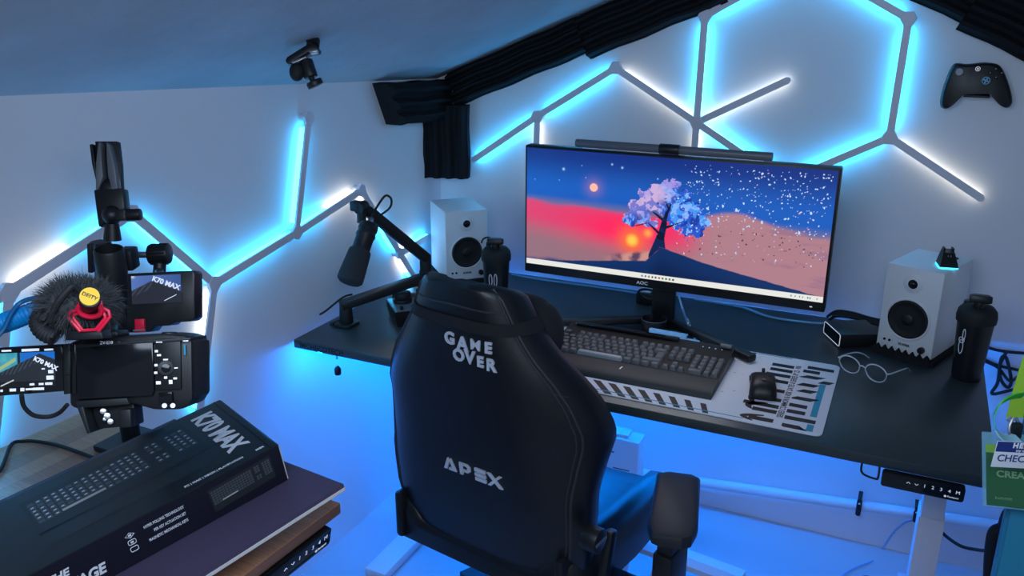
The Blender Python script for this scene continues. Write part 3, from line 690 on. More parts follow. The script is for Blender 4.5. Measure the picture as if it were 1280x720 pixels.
# ------------------------------------------------------------------ speakers
def speaker(px, side, label):
    P = [at(*p, 'z', .992) for p in px]                # back-left.. corners of the top, front edge first
    fl, fr = P[0], P[1]; bl = P[2]
    x = (fr-fl); x.z = 0; x.normalize(); y = V((-x.y, x.x, 0)); w, d, h = .140, .190, .228
    c = (fl+fr)/2 + y*d/2
    z0 = .992-h-DT
    o = thing('speaker', label, 'speaker', (c.x, c.y, DT+z0), rz=math.atan2(x.y, x.x), group='white desk speakers')
    b = MB(); b.box((0, 0, h/2), (w, d, h), M_white, bev=.004); b.build('cabinet', o)
    F = frame((0, -d/2, 0), (1, 0, 0), (0, 0, 1))
    def ring(cx, cz, prof, m, name, par):
        b = MB(); b.lathe(prof, m, 36, M=F @ Matrix.Translation((cx, cz, 0))); return b.build(name, par, smooth=60)
    ring(0, .092, [(.056, -.002), (.056, .0015), (.0545, .0035), (.0515, .0035), (.050, .001), (.050, -.004)], M_white, 'woofer_trim', o)
    wf = ring(0, .092, [(.0505, .0008), (.0475, .0038), (.0435, .0032), (.041, .0006), (.030, -.006+.0068), (.0, .0010)], M_rubber, 'woofer', o)
    ring(0, .092, [(.0165, .0012), (.0150, .0036), (.009, .0058), (0, .0066)], M_matte, 'dust_cap', wf)
    ring(0, .186, [(.026, -.001), (.024, .0010), (.015, .0004), (.0125, .0022), (.0118, .0022)], M_white, 'tweeter_waveguide', o)
    ring(0, .186, [(.0122, .0018), (.0105, .0026), (.0085, .0020), (.0062, .0050), (.003, .0066), (0, .0070)], M_gloss, 'tweeter', o)
    b = MB(); b.text('EDIFIER', .0085, M_blackprint, F @ Matrix.Translation((0, .023, .0003)), h=.0003, bold=.0003)
    for cx in (-.052, -.040): b.text('•', .006, M_blackprint, F @ Matrix.Translation((cx, .0135, .0003)), h=.0003)
    b.build('front_lettering', o)
    for cx in (-.050, -.037):
        b = MB(); b.cyl(F @ V((cx, .026, .0)), F @ V((cx, .026, .0012)), .0034, M_gloss, seg=16); b.build('jack_socket', o)
    b = MB(); b.cyl(F @ V((.045, .022, 0)), F @ V((.045, .022, .010)), .0085, M_black, seg=22, bev=.001); b.build('volume_knob', o)
    return o, (c, x, y, w, d, z0)
spkR, (c, x, y, w, d, z0) = speaker([(1111, 328), (1180, 342.5), (1159, 313)], 'R', 'white speaker at the right end of the desk with a small charging dock on top')
def pad(c, x, y, w, d, z0, label, lip=True):
    # black wedge-profile foam pad: saw-tooth upper edge gripping the speaker front
    o = thing('speaker_pad', label, 'isolation pad', (c.x, c.y, DT), rz=math.atan2(x.y, x.x), group='foam pads under the speakers')
    b = MB(); n = 8; W_ = w+.020; prof = []
    b.box((0, .0, z0/2+.0002), (W_, d+.016, z0-.0004), M_foam)
    b.build('pad_slab', o, smooth=0)
    if not lip: return o
    b = MB(); t = []
    for k in range(n):
        x0 = -w/2+w*k/n; t += [(x0, .0), (x0+w/n/2, .014)]
    t += [(w/2, 0)]
    b.prism([(-w/2-.004, -.0), ]+[(tx_, tz) for tx_, tz in t[1:-1]]+[(w/2+.004, 0), (w/2+.004, -z0+.0005), (-w/2-.004, -z0+.0005)], .010, M_foam, M=frame((0, -d/2-.0040, z0), (1, 0, 0), (0, 0, 1)))
    b.build('wedge_lip', o, smooth=0); return o
pad(c, x, y, w, d, z0, 'black saw-toothed foam pad under the right speaker')
SR = (c, x, y, w, d, z0)
spkL, (c, x, y, w, d, z0) = speaker([(558, 265.5), (607.5, 261.5), (526, 251.6)], 'L', 'white speaker at the left end of the desk beside the wall corner')
pad(c, x, y, w, d, z0, 'black foam pad under the left speaker, hidden behind the chair', lip=False)

# charging dock on the right speaker
dk0 = at(1180, 334, 'z', .993)
dk = thing('charging_dock', 'small black charging dock glowing cyan on the right speaker', 'charging dock', (dk0.x+.006, dk0.y+.012, .9925), rz=math.atan2(SR[1].y, SR[1].x)+.55)
b = MB(); b.prism(rrect(.044, .052, .004), .0035, M_dockglow, z0=.0005); b.build('light_ring', dk)
b = MB(); b.loft([[(x_*.042/2, y_*.050/2, .004) for x_, y_ in ((-1, -1), (1, -1), (1, 1), (-1, 1))], [(x_*.040/2, y_*.048/2, .010) for x_, y_ in ((-1, -1), (1, -1), (1, 1), (-1, 1))], [(x_*.026/2, y_, z_) for x_, y_, z_ in ((-1, -.004, .036), (1, -.004, .036), (1, .022, .040), (-1, .022, .040))]], M_black)
b.box((-.010, .012, .041), (.005, .018, .010), M_black, bev=.001); b.box((.010, .012, .041), (.005, .018, .010), M_black, bev=.001); b.build('cradle', dk, smooth=0)
b = MB(); b.box((-.003, -.013, .030), (.002, .001, .004), M_steel, rot=(-.6, 0, 0)); b.box((.003, -.013, .030), (.002, .001, .004), M_steel, rot=(-.6, 0, 0)); b.build('contacts', dk)
b = MB(); b.tube(catmull([(.012, .026, .010), (.024, .036, .014), (.034, .046, .010), (.036, .060, .004)], 5), .0018, M_black, 7); b.build('dock_cable', dk)

# ------------------------------------------------------------------ shaker bottles
def shaker(base, r, h, label, flip, logo, loop=False):
    o = thing('shaker_bottle', label, 'bottle', base, group='black shaker bottles on the desk')
    if flip is not None: o.rotation_euler = (0, 0, flip)
    b = MB(); b.lathe([(0, 0), (r*.74, 0), (r*.77, .004), (r*.96, h*.70), (r*.94, h*.70), (0, h*.70)], M_black, 36); b.build('cup', o, smooth=50)
    b = MB(); b.lathe([(r*.97, h*.67), (r*1.04, h*.675), (r*1.06, h*.735), (r*1.0, h*.80), (r*.80, h*.845), (r*.55, h*.865), (0, h*.87)], M_rubber, 36); ld = b.build('lid', o, smooth=40)
    b = MB(); b.cyl((0, -r*.42, h*.85), (0, -r*.42, h*.925), r*.30, M_black, seg=20, bev=.001); b.box((0, -r*.42, h*.955), (r*1.12, r*.80, h*.085), M_black, bev=.004, rot=(-.25, 0, 0))
    b.box((0, -r*.30, h*.992), (r*.86, r*.46, h*.020), M_grey, bev=.002, rot=(-.25, 0, 0)); b.build('spout_cap', ld)
    b = MB(); b.cyl((-r*.55, r*.40, h*.80), (-r*.55, r*.40, h*(.90 if loop else .875)), r*.20, M_black, seg=14, bev=.001)
    loop and b.tube([V((-r*.62+r*.45*math.cos(k*PI/8), r*.40, h*.88+r*.45*math.sin(k*PI/8))) for k in range(9)], .0025, M_black, 7); b.build('carry_loop', ld)
    b = MB(); F = M_print
    def onc(ang, z, rr=None): q = (r*(.77+(.96-.77)*(z/(h*.70)))+.0008); return V((q*math.sin(ang), -q*math.cos(ang), z))
    for (a0, z, ra, rz_) in logo:
        b.tube([onc(a0+ra*math.cos(k*PI/8), z+rz_*math.sin(k*PI/8)) for k in range(16)], .0011, F, 5, closed=True)
    b.build('logo', o); return o
pb = at(1207, 472, 'z', DT); 
pt = at(1216, 356, 'y', pb.y)
shaker(V((pb.x, pb.y, DT)), .042, .218, 'black shaker bottle at the right end of the desk next to the right speaker', .0, [(-.72, .105, .18, .007), (-.72, .088, .15, .018), (-.60, .120, .08, .014)])
pl = at(620, 302, 'z', DT+.20)
shaker(V((pl.x, pl.y, DT)), .042, .215, 'black shaker bottle between the left speaker and the monitor, partly behind the chair', .35, [(.0-.35, .092, .13, .018), (.40-.35, .092, .11, .020)], loop=True)
# ------------------------------------------------------------------ microphone on boom arm
mb0 = at(433, 398, 'z', DT+.02); ma = thing('boom_stand', 'black low boom stand clamped to the left edge of the desk holding a microphone', 'microphone stand', (mb0.x, mb0.y, DT))
loc = lambda p: V(p)-V((mb0.x, mb0.y, DT))
b = MB(); b.prism(rrect(.055, .062, .012), .009, M_matte, bev=.002); b.build('clamp_plate', ma)
b = MB(); b.box((-.036, 0, -.020), (.010, .05, .058), M_matte, bev=.002); b.box((-.012, 0, -.046), (.05, .05, .008), M_matte, bev=.002); b.cyl((-.010, 0, -.042), (-.010, 0, -.026), .012, M_matte)
cl = b.build('clamp_screw', ma)
tz = at(433, 378, 'y', mb0.y).z
b = MB(); b.cyl((0, 0, .008), (0, 0, tz-DT), .0205, M_matte, r1=.0165, seg=24, bev=.002); b.build('post', ma)
j1 = V((0, 0, tz-DT-.006))
q1 = loc(at(531, 346, 'y', 2.02)); q1b = loc(at(533, 322, 'y', 2.02)); q1.x = q1b.x = (q1.x+q1b.x)/2
d = q1-j1
b = MB(); b.box((0, 0, 0), (d.length+.03, .036, .026), M_matte, bev=.006, M=frame((j1+q1)/2, d, V((0, 0, 1)).cross(d))); b.build('lower_arm', ma)
b = MB(); b.cyl(q1-V((0, 0, .02)), q1b+V((0, 0, .008)), .0165, M_matte, seg=20, bev=.002); b.cyl(q1+V((0, 0, .012)), q1+V((0, 0, .020)), .0185, M_black, seg=20); b.build('elbow_joint', ma)
dpt = (at(531, 330, 'y', 2.02)-CAM).dot(FW)
e2 = loc(atd(463, 266, dpt-.16)); d = e2-q1b
b = MB(); b.box((0, 0, 0), (d.length+.012, .036, .030), M_matte, bev=.009, M=frame((q1b+e2)/2, d, V((0, 0, 1)).cross(d))); b.build('upper_arm', ma)
b = MB(); b.sphere(e2+V((-.004, 0, .004)), .014, M_black)
h0 = loc(atd(452, 262, dpt-.175)); b.cyl(e2, h0, .012, M_black); b.cyl(h0+V((0, -.016, .006)), h0+V((0, .016, .006)), .017, M_black, seg=18, bev=.002); b.box(h0+V((-.012, -.006, .010)), (.030, .024, .028), M_black, bev=.005)
h1 = loc(atd(452, 278, dpt-.18)); b.cyl(h0, h1, .0125, M_black); h2 = loc(atd(456, 284, dpt-.18)); b.build('tilt_head', ma)
b = MB(); b.tube(catmull([loc(atd(400, 393, dpt-.17)), loc(atd(408, 388, dpt-.20)), loc(atd(428, 372, dpt-.22)), loc(atd(440, 368, dpt-.20))], 6), .0028, M_rubber, 7); b.build('arm_cable', ma)
# microphone itself
t0 = atd(461, 283, dpt-.19); t1 = atd(441, 340, dpt-.235)
ax = (t1-t0).normalized()
mc = thing('microphone', 'black broadcast microphone with grey foam windscreen hanging from the boom arm', 'microphone', M=frame(t0, V((0, 0, 1)).cross(ax), V((0, 0, 1)).cross(ax).cross(ax)*-1))
# local z direction of the frame
Mm = frame(t0, V((0, 0, 1)).cross(ax), V((0, 0, 1)).cross(ax).cross(ax)*-1); sg = 1 if (Mm.to_3x3() @ V((0, 0, 1))).dot(ax) > 0 else -1
L = (t1-t0).length
flip = Matrix.Identity(4) if sg > 0 else Matrix.Rotation(PI, 4, 'X')
LL = L+.030; k0 = LL*.44
b = MB(); b.lathe([(0, -.006), (.024, -.006), (.0262, -.003), (.0262, .010), (.0245, .012), (.0245, .022), (.0262, .024), (.0262, .030), (.0240, .033), (.0240, k0+.004), (0, k0+.004)], M_matte, 28, M=flip); b.build('body', mc)
b = MB(); b.lathe([(.0242, k0-.002), (.0285, k0), (.0300, k0+.006), (.0345, LL-.016), (.0340, LL-.006), (.028, LL), (0, LL+.002)], mat('dark_grey_foam', (.034, .040, .046), .95, bump=.4, bscale=400), 28, M=flip); b.build('windscreen', mc)
b = MB(); b.cyl(flip @ V((-.006, -.008, -.003)), flip @ V((-.010, -.014, -.034)), .0085, M_steel, seg=18, bev=.001); pl_ = b.build('plug', mc)
b = MB(); c0 = flip @ V((-.010, -.014, -.034)); Mi = Mm.inverted()
pts = [c0, c0+(flip.to_3x3() @ V((-.004, -.006, -.016)))]+[Mi @ atd(x, y, dpt-k) for x, y, k in ((480, 246, .19), (487, 246, .185), (489.5, 252, .18), (487, 260, .175), (477, 268, .17), (473, 270, .165))]
b.tube(catmull(pts, 6), [.0052]*7+[.0026]*100 if False else .0030, M_rubber, 8); b.build('cable', mc)

# ------------------------------------------------------------------ audio mixer
fl = at(494, 391, 'z', DT+.046); bl = at(481, 371, 'z', DT+.046)
yv = (bl-fl); yv.z = 0; yv.normalize(); xv = V((yv.y, -yv.x, 0)); mxw, mxd = .170, .125
cc = fl+xv*mxw/2+yv*mxd/2
mixr = thing('audio_mixer', 'small black audio mixer with a big round knob behind the chair', 'audio mixer', (cc.x, cc.y, DT), rz=math.atan2(xv.y, xv.x))
b = MB(); b.loft([[(x*mxw/2*k, y*mxd/2*k, z) for x, y in ((-1, -1), (1, -1), (1, 1), (-1, 1))] for z, k in ((.0005, .93), (.030, 1), (.046, 1))], M_black)
b.box((0, 0, .0465), (mxw*.97, mxd*.96, .001), mat('mixer_face', (.16, .19, .20), .3)); b.build('case', mixr, smooth=0)
b = MB(); b.cyl((-.045, .020, .046), (-.045, .020, .058), .027, M_matte, seg=26, bev=.002); b.cyl((-.045, .020, .058), (-.045, .020, .076), .024, M_matte, seg=26, bev=.003); b.build('main_knob', mixr)
for k in range(4):
    b = MB(); b.box((-.062+.034*k, -.042, .050), (.009, .014, .009), M_black, bev=.0015); b.build('slider', mixr)
for k in range(2):
    b = MB(); b.cyl((.005+.032*k, .030-.004*k, .046), (.005+.032*k, .030-.004*k, .078), .0078, M_black, seg=18, bev=.001); b.build('plug', mixr)
b = MB(); b.tube(catmull([(.005, .030, .076), (.004, .034, .086), (-.030, .055, .085), (-.060, .060, .070), (-.063, .066, .03)], 6), .0035, M_rubber, 7); b.tube(catmull([(.037, .026, .076), (.04, .05, .088), (.02, .085, .06), (.04, .12, .004)], 6), .003, M_rubber, 7); b.build('cable', mixr)
b = MB(); b.box((0, .055, .052), (.03, .01, .012), M_grey, bev=.002); b.build('rear_socket', mixr)

# ------------------------------------------------------------------ small items on the desk
fl = at(1029, 417, 'z', DT+.0); fr = at(1049, 436, 'z', DT+.0)
xv = (fr-fl); xv.z = 0; w = xv.length; xv.normalize(); yv = V((-xv.y, xv.x, 0)); hh = .037; dd = .115
c = (fl+fr)/2+yv*dd/2
bx = thing('mini_computer', 'low black box with a light outlined front left of the right speaker', 'mini computer', (c.x, c.y, DT), rz=math.atan2(xv.y, xv.x))
b = MB(); b.box((0, 0, .003+hh/2), (w, dd, hh), M_black, bev=.004); b.build('case', bx)
F = frame((0, -dd/2-.0005, .003+hh/2), (1, 0, 0), (0, 0, 1))
b = MB(); b.tube([F @ V((x, y, 0)) for x, y in rrect(w-.004, hh-.004, .006, 4)], .0011, M_icon, 6, closed=True); b.build('light_outline', bx)
b = MB(); b.prism(rrect(w-.008, hh-.008, .004), .0005, M_gloss, M=F); b.build('front_panel', bx)
b = MB()
for x in (-1, 1):
    for y in (-1, 1): b.cyl((x*w*.35, y*dd*.4, .0003), (x*w*.35, y*dd*.4, .004), .005, M_rubber, seg=10)
b.build('foot', bx)
b = MB(); z = .005
for k, (px_, dep) in enumerate(((0, .0), (6, .012), (2, .024))):
    b.tube(catmull([at(1034+px_, 396+k*2, 'z', DT+.006), at(1046, 389+k*3, 'z', DT+.03), at(1065, 391+k*3, 'z', DT+.03), at(1086, 397+k*3, 'z', DT+.012), at(1108, 402+k*3, 'z', DT+.006)], 7), .0042, M_rubber, 8)
tag(b.build('cable_bundle'), 'bundle of black cables behind the small black box by the wall', 'cables')

cb_ = at(819, 414, 'z', DT)
cup = thing('black_cup', 'small round black cup beside the monitor stand', 'cup', (cb_.x-.006, cb_.y+.004, DT))
b = MB(); b.lathe([(0, .0004), (.033, .0004), (.034, .002), (.0355, .034), (.0345, .036), (.0335, .034), (.0328, .006), (0, .006)], M_black, 32); b.build('cup_shell', cup)
b = MB(); b.tube([V((.035*math.cos(k*PI/16), .035*math.sin(k*PI/16), .0352)) for k in range(32)], .0009, M_grey, 6, closed=True); b.build('rim', cup)
ad = at(806, 379, 'z', DT); ado = thing('power_adapter', 'black power adapter with a white top left of the monitor stand', 'adapter', (ad.x, ad.y+.03, DT))
b = MB(); b.box((0, 0, .017), (.05, .085, .032), M_black, bev=.003); b.build('body', ado)
b = MB(); b.box((-.004, .0, .0345), (.036, .06, .003), M_white, bev=.001); b.build('lid', ado)

# keyboard cable: coiled part behind the keyboard, straight part up behind the monitor
b = MB(); a0 = at(812, 416, 'z', DT+.018); a1 = at(858, 424, 'z', DT+.010); a2 = at(874, 427, 'z', DT+.006)
coil([a0.lerp(a1, k/10) for k in range(11)], .0125, 26, .0026, M_palecable, b, 6, 12)
b.tube([a0.lerp(a1, k/10) for k in range(11)], .0085, M_palecable, 8)
b.tube(catmull([a1, a1.lerp(a2, .6), a2], 5), .0032, M_palecable, 8)
cbl = b.build('keyboard_cable'); tag(cbl, 'pale blue coiled keyboard cable behind the keyboard', 'cable')
b = MB(); p_ = [at(849, 371, 'y', 2.155), at(853, 385, 'y', 2.14), at(859, 402, 'z', DT+.035), at(866, 418, 'z', DT+.010), at(870, 426, 'z', DT+.005), a2]
b.tube(catmull(p_, 6), .0030, M_palecable, 8); b.build('straight_cable', cbl)
b = MB(); c1, c2 = at(858, 399, 'z', DT+.038), at(865, 415, 'z', DT+.012)
b.cyl(c1, c1.lerp(c2, .40), .0062, M_steel, seg=14, bev=.001); b.cyl(c1.lerp(c2, .44), c2, .0055, M_steel, seg=14, bev=.001); b.build('metal_connector', cbl)
b = MB(); b.tube(catmull([at(868, 374, 'z', DT+.01), at(905, 380, 'z', DT+.004), at(930, 385, 'z', DT+.004), at(962, 396, 'z', DT+.004), at(1000, 402, 'z', DT+.004), at(1030, 404, 'z', DT+.004), at(1040, 398, 'z', DT+.004)], 8), .0034, M_palecable, 8)
tag(b.build('white_cable'), 'pale cable lying on the desk behind the monitor towards the right speaker', 'cable')
b = MB(); b.tube(catmull([at(640, 343, 'z', DT+.004), at(680, 350, 'z', DT+.004), at(740, 358, 'z', DT+.004), at(795, 366, 'z', DT+.004)], 8), .003, M_palecable, 8)  # pale tube stands in for the blue light in the gap behind the desk
tag(b.build('gap_glow_line'), 'pale blue line painting gap light along the rear desk edge left of the monitor stand', 'cable')

# glasses
g0 = at(1054, 466, 'z', DT+.001); g1 = at(1100, 482, 'z', DT+.001); xv = (g1-g0); xv.z = 0; gw = max(.125, min(.14, xv.length)); xv.normalize(); yv = V((-xv.y, xv.x, 0))
gl = thing('eyeglasses', 'pair of clear framed eyeglasses lying on the desk in front of the right speaker', 'glasses', ((g0.x+g1.x)/2, (g0.y+g1.y)/2, DT), rz=math.atan2(xv.y, xv.x))
M_clear = mat('clear_frame', (.55, .60, .66), .12, spec=.8, coat=.6)
b = MB()
for s_ in (-1, 1):
    pts = [(s_*.034+.0275*math.cos(a)*(1.0 if math.sin(a) > 0 else .92), -.004*math.sin(a), .026+.0225*math.sin(a)+.002) for a in [k*PI/12 for k in range(24)]]
    b.tube(pts, .0017, M_clear, 7, closed=True)
b.tube(catmull([(-.008, -.003, .034), (0, -.005, .037), (.008, -.003, .034)], 5), .0018, M_clear, 7); b.build('rims', gl)
for s_ in (-1, 1):
    b = MB(); b.tube(catmull([(s_*.062, 0, .036), (s_*.066, .006, .036), (s_*.066, .07, .030), (s_*.060, .105, .020), (s_*.054, .132, .003)], 6), .0018, M_clear, 7); b.build('temple', gl)
    b = MB(); b.prism([(.0265*math.cos(k*PI/10), .0215*math.sin(k*PI/10)) for k in range(20)], .001, mat('lens_glass', (.97, .98, 1), .02, trans=1, ior=1.05), M=frame((s_*.034, -.0005, .028), (1, 0, 0), (0, 0, 1))); b.build('lens', gl)

# ------------------------------------------------------------------ gaming chair
CH = math.radians(-10.5); CO = V((-.724, 1.622, 0))
ch = thing('gaming_chair', 'black leather gaming chair with GAME OVER on its backrest in front of the desk', 'chair', CO, rz=CH)
THK = .085
WT = [(.40, .225), (.46, .245), (.56, .262), (.62, .264), (.68, .264), (.74, .272), (.79, .281), (.82, .280), (.87, .260), (.92, .226), (.965, .185), (1.01, .151), (1.05, .129), (1.072, .118), (1.090, .106), (1.100, .090)]
def interp(tab, z):
    if z <= tab[0][0]: return tab[0][1]
    for (a, va), (c_, vc) in zip(tab, tab[1:]):
        if z <= c_: t = (z-a)/(c_-a); return va+(vc-va)*t
    return tab[-1][1]
GT = [(.40, .02), (.56, .035), (.66, .05), (.79, .105), (.88, .085), (.97, .05), (1.10, .03)]
def y0(z): return -.252-.10*(z-.80)+.02*((z-.8)/.35)**2
def yb(x, z):
    w = interp(WT, z); u = min(1, abs(x)/w); return y0(z)+interp(GT, z)*u**4.5+THK/2*(1-(1-u**4.44)**.25)
THK = .085
def ring_at(z, grow=0, n=40, th=None):
    w = interp(WT, z)+grow; t = (THK if th is None else th)+2*grow
    out = []
    for k in range(n):
        a = 2*PI*k/n; cx_, sn = math.cos(a), math.sin(a); x = w*math.copysign(abs(cx_)**.45, cx_); u = abs(x)/w
        y = y0(z)-grow+interp(GT, z)*u**4.5 + t/2+t/2*math.copysign(abs(sn)**.50, sn); out.append((x, y, z))
    return out
zs = [.40+.0225*k for k in range(31)]+[1.084, 1.091, 1.096, 1.100]
b = MB(); R = [ring_at(z, th=THK*(1 if z < 1.07 else max(.35, 1-((z-1.07)/.036)**2))) for z in zs]
top = R[-1]; cxm = V((sum(p[0] for p in top)/40, sum(p[1] for p in top)/40, 1.103)); R.append([tuple(cxm.lerp(V(p), .5)) for p in top]); R[-1] = [(x, y, 1.1025) for x, y, z in R[-1]]
b.loft(R, M_leather); back = b.build('backrest', ch, smooth=70)
b = MB()
for s_ in (-1, 1):
    pts = [(s_*(interp(WT, z)*.90), yb(interp(WT, z)*.90, z)-.0012, z) for z in [.46+.02*k for k in range(33)]]
    b.tube(pts, .0032, M_stitch, 6)
    pts = [(s_*(interp(WT, z)*.87), yb(interp(WT, z)*.87, z)-.0004, z) for z in [.46+.02*k for k in range(33)]]
    b.tube(pts, .0018, M_stitch, 6)
    pts = [(s_*interp(WT, .915)*u, yb(interp(WT, .915)*u, .915-.10*(u-.8))-.0006, .915-.10*(u-.8)) for u in [.90+.009*k for k in range(10)]]
    b.tube(pts, .0016, M_stitch, 6)
z_ = 1.062; pts = [(x, yb(x, z_)-.0008, z_-.10*abs(x)**1.5) for x in [-.108+.0108*k for k in range(21)]]
b.tube(pts, .0022, M_stitch, 6); b.build('piping', back)
b = MB(); b.loft([ring_at(z, .0035, th=THK) for z in (1.014, 1.016, 1.036, 1.038)], M_suede, caps=False)
b.loft([ring_at(z, .0020, th=THK) for z in (1.014, 1.038)], M_suede, caps=False); b.build('headrest_strap', back, smooth=60)
b = MB(); b.box((.0, y0(1.0)+THK+.050, .985), (.27, .085, .145), M_suede, bev=.038, seg=4); b.sphere((.125, y0(1)+THK+.05, .985), .05, M_suede, scale=(.8, .9, 1.3)); b.sphere((-.125, y0(1)+THK+.05, .985), .05, M_suede, scale=(.8, .9, 1.3)); b.build('head_pillow', back, smooth=60)
def onback(off): return lambda co: V((co.x, 0, co.y))
def back_text(bld, txt, size, x, z, m, bold, sx=1, shear=0, h=.003, align='CENTER', spacing=1):
    def fn(co):
        X, Z = x+co.x*1, z+co.y; return V((X, yb(X, Z)-.0012-co.z, Z))
    def fn2(co): return fn(V((co.x, co.y, co.z)))
    me = text_mesh(txt, size, h, bold, align, shear, spacing); t = bmesh.new(); t.from_mesh(me)
    for v in t.verts: v.co = fn2(V((v.co.x*sx, v.co.y, v.co.z)))
    bld._add(t, m)
b = MB()
for ch_, sz, x_, z_ in (('G', .035, -.043, .972), ('A', .040, -.011, .967), ('M', .031, .021, .972), ('E', .031, .050, .972), ('O', .035, -.022, .940), ('V', .040, .006, .942), ('E', .031, .031, .939), ('R', .035, .056, .937)):
    back_text(b, ch_, sz, x_+.036, z_+.016, M_silver, .0004 if ch_ == 'M' else .0013, sx=1.08 if ch_ == 'M' else 1)
b.build('game_over_lettering', back, smooth=0)
b = MB(); W_ = .034; H_ = .030; zc = .686
def stroke(pts, m=M_silver):
    t = bmesh.new(); n = len(pts); A = [t.verts.new((x, yb(x, z)-.0035, z)) for x, z in pts]; B = [t.verts.new((x, yb(x, z)+.001, z)) for x, z in pts]
    t.faces.new(A)
    for k in range(n): t.faces.new((A[k], A[(k+1) % n], B[(k+1) % n], B[k]))
    bmesh.ops.recalc_face_normals(t, faces=t.faces); b._add(t, m)
ox_ = -.054
stroke([(ox_, zc-H_/2), (ox_+.0125, zc+H_/2), (ox_+.0205, zc+H_/2), (ox_+.0085, zc-H_/2)])
stroke([(ox_+.0155, zc+H_/2), (ox_+.0215, zc+H_/2), (ox_+.034, zc-H_/2), (ox_+.0255, zc-H_/2)]); stroke([(ox_+.0125, zc-H_/2), (ox_+.0150, zc-H_/2+.006), (ox_+.028, zc-H_/2+.006), (ox_+.030, zc-H_/2)])
o2 = -.010; stroke([(o2, zc-H_/2), (o2, zc+H_/2), (o2+.008, zc+H_/2), (o2+.008, zc-H_/2)]); stroke([(o2+.009, zc+H_/2), (o2+.022, zc+H_/2), (o2+.029, zc+H_/2-.006), (o2+.029, zc-.001), (o2+.022, zc-.006), (o2+.009, zc-.006), (o2+.009, zc-.0005), (o2+.019, zc-.0005), (o2+.0215, zc+.002), (o2+.0215, zc+.0075), (o2+.019, zc+.0095), (o2+.009, zc+.0095)])
o3 = .031
for dz in (-.0115, 0, .0115): stroke([(o3, zc+dz-.0038), (o3, zc+dz+.0038), (o3+.028, zc+dz+.0038), (o3+.028, zc+dz-.0038)])
o4 = .063; stroke([(o4, zc+H_/2), (o4+.009, zc+H_/2), (o4+.038, zc-H_/2), (o4+.029, zc-H_/2)]); stroke([(o4+.029, zc+H_/2), (o4+.038, zc+H_/2), (o4+.022, zc+.001), (o4+.0165, zc-.004+.0065)]); stroke([(o4, zc-H_/2), (o4+.009, zc-H_/2), (o4+.020, zc-.003), (o4+.0150, zc+.001)])
b.build('apex_lettering', back, smooth=0)
# seat, armrests, mechanism, base
b = MB(); R = []
for y, w, h in ((-.205, .225, .07), (-.19, .245, .10), (-.10, .262, .115), (.05, .268, .115), (.20, .262, .112), (.27, .245, .09), (.285, .22, .06)):
    R.append([(w*x, y, .415+h*z) for x, z in ((-1, 0), (-1, .55), (-.97, .92), (-.88, 1.05), (-.76, .98), (-.68, .72), (-.3, .62), (.3, .62), (.68, .72), (.76, .98), (.88, 1.05), (.97, .92), (1, .55), (1, 0))])
b.loft(R, M_leather); b.build('seat', ch, smooth=60)
for s_ in (-1, 1):
    axx = .405 if s_ > 0 else -.255; ayy = -.076 if s_ > 0 else .13; AR = Matrix.Translation((axx, ayy, 0)) @ Matrix.Rotation(math.radians(22 if s_ > 0 else 0), 4, 'Z'); b = MB()
    t = []
    for z, k in ((.628, .86), (.634, .97), (.648, 1.0), (.656, .93), (.660, .80)):
        t.append([AR @ V((x*k, (y+.03)*.84*(1 if k > .95 else k+.03), z)) for x, y in [(.048, .135), (.030, .148), (-.020, .148), (-.044, .135), (-.046, -.10), (-.036, -.140), (-.020, -.150), (.022, -.150), (.040, -.135), (.050, -.09)]])
    b.loft(t, mat('soft_armrest_pad', (.012, .014, .020), .5)); ar = b.build('armrest', ch, smooth=30)
    b = MB(); b.box((axx, ayy, .59), (.034, .070, .10), M_black, bev=.006); b.box((axx, ayy, .50), (.044, .085, .14), M_black, bev=.008); b.box((axx*.80, ayy, .425), (abs(axx)*.5, .075, .026), M_black, bev=.006); b.box((axx, ayy, .620), (.06, .10, .014), M_black, bev=.004); b.build('armrest_post', ar)
for s_ in (-1, 1):
    b = MB(); b.box((s_*.222, -.185, .475), (.022, .06, .12), M_black, bev=.008); b.build('recline_bracket', ch)
b = MB(); b.cyl((.275, -.200, .612), (.312, -.200, .612), .026, M_black, seg=26, bev=.004); b.box((.313, -.200, .612), (.002, .040, .006), M_grey); b.build('recline_pivot', ch)
b = MB(); b.box((.300, -.150, .545), (.022, .030, .115), M_black, bev=.009, rot=(-.25, 0, 0)); b.build('recline_lever', ch)
b = MB(); b.box((0, .03, .395), (.26, .30, .045), M_black, bev=.01); b.build('seat_mechanism', ch)
b = MB(); b.cyl((0, .02, .12), (0, .02, .38), .028, M_black); b.cyl((0, .02, .09), (0, .02, .22), .038, M_black, bev=.003); b.build('gas_lift', ch)
b = MB()
for k in range(5):
    a = k*2*PI/5+.3; R = Matrix.Translation((0, .02, 0)) @ Matrix.Rotation(a, 4, 'Z'); b.loft([[(R @ V((x, y*w, z))) for y, z in ((-1, z0_), (1, z0_), (1, z1_), (-1, z1_))] for x, w, z0_, z1_ in ((.02, .034, .085, .135), (.20, .026, .080, .110), (.31, .022, .074, .092))], M_black)
b.build('star_base', ch)
for k in range(5):
    a = k*2*PI/5+.3; p = V((.30*math.cos(a), .02+.30*math.sin(a), 0)); t_ = V((-math.sin(a), math.cos(a), 0))
    b = MB(); b.cyl(p+t_*.006+V((0, 0, .030)), p+t_*.026+V((0, 0, .030)), .030, M_rubber, seg=22, bev=.003); b.cyl(p-t_*.026+V((0, 0, .030)), p-t_*.006+V((0, 0, .030)), .030, M_rubber, seg=22, bev=.003); b.cyl(p+V((0, 0, .03)), p+V((0, 0, .085)), .011, M_black, seg=12); b.build('caster', ch)
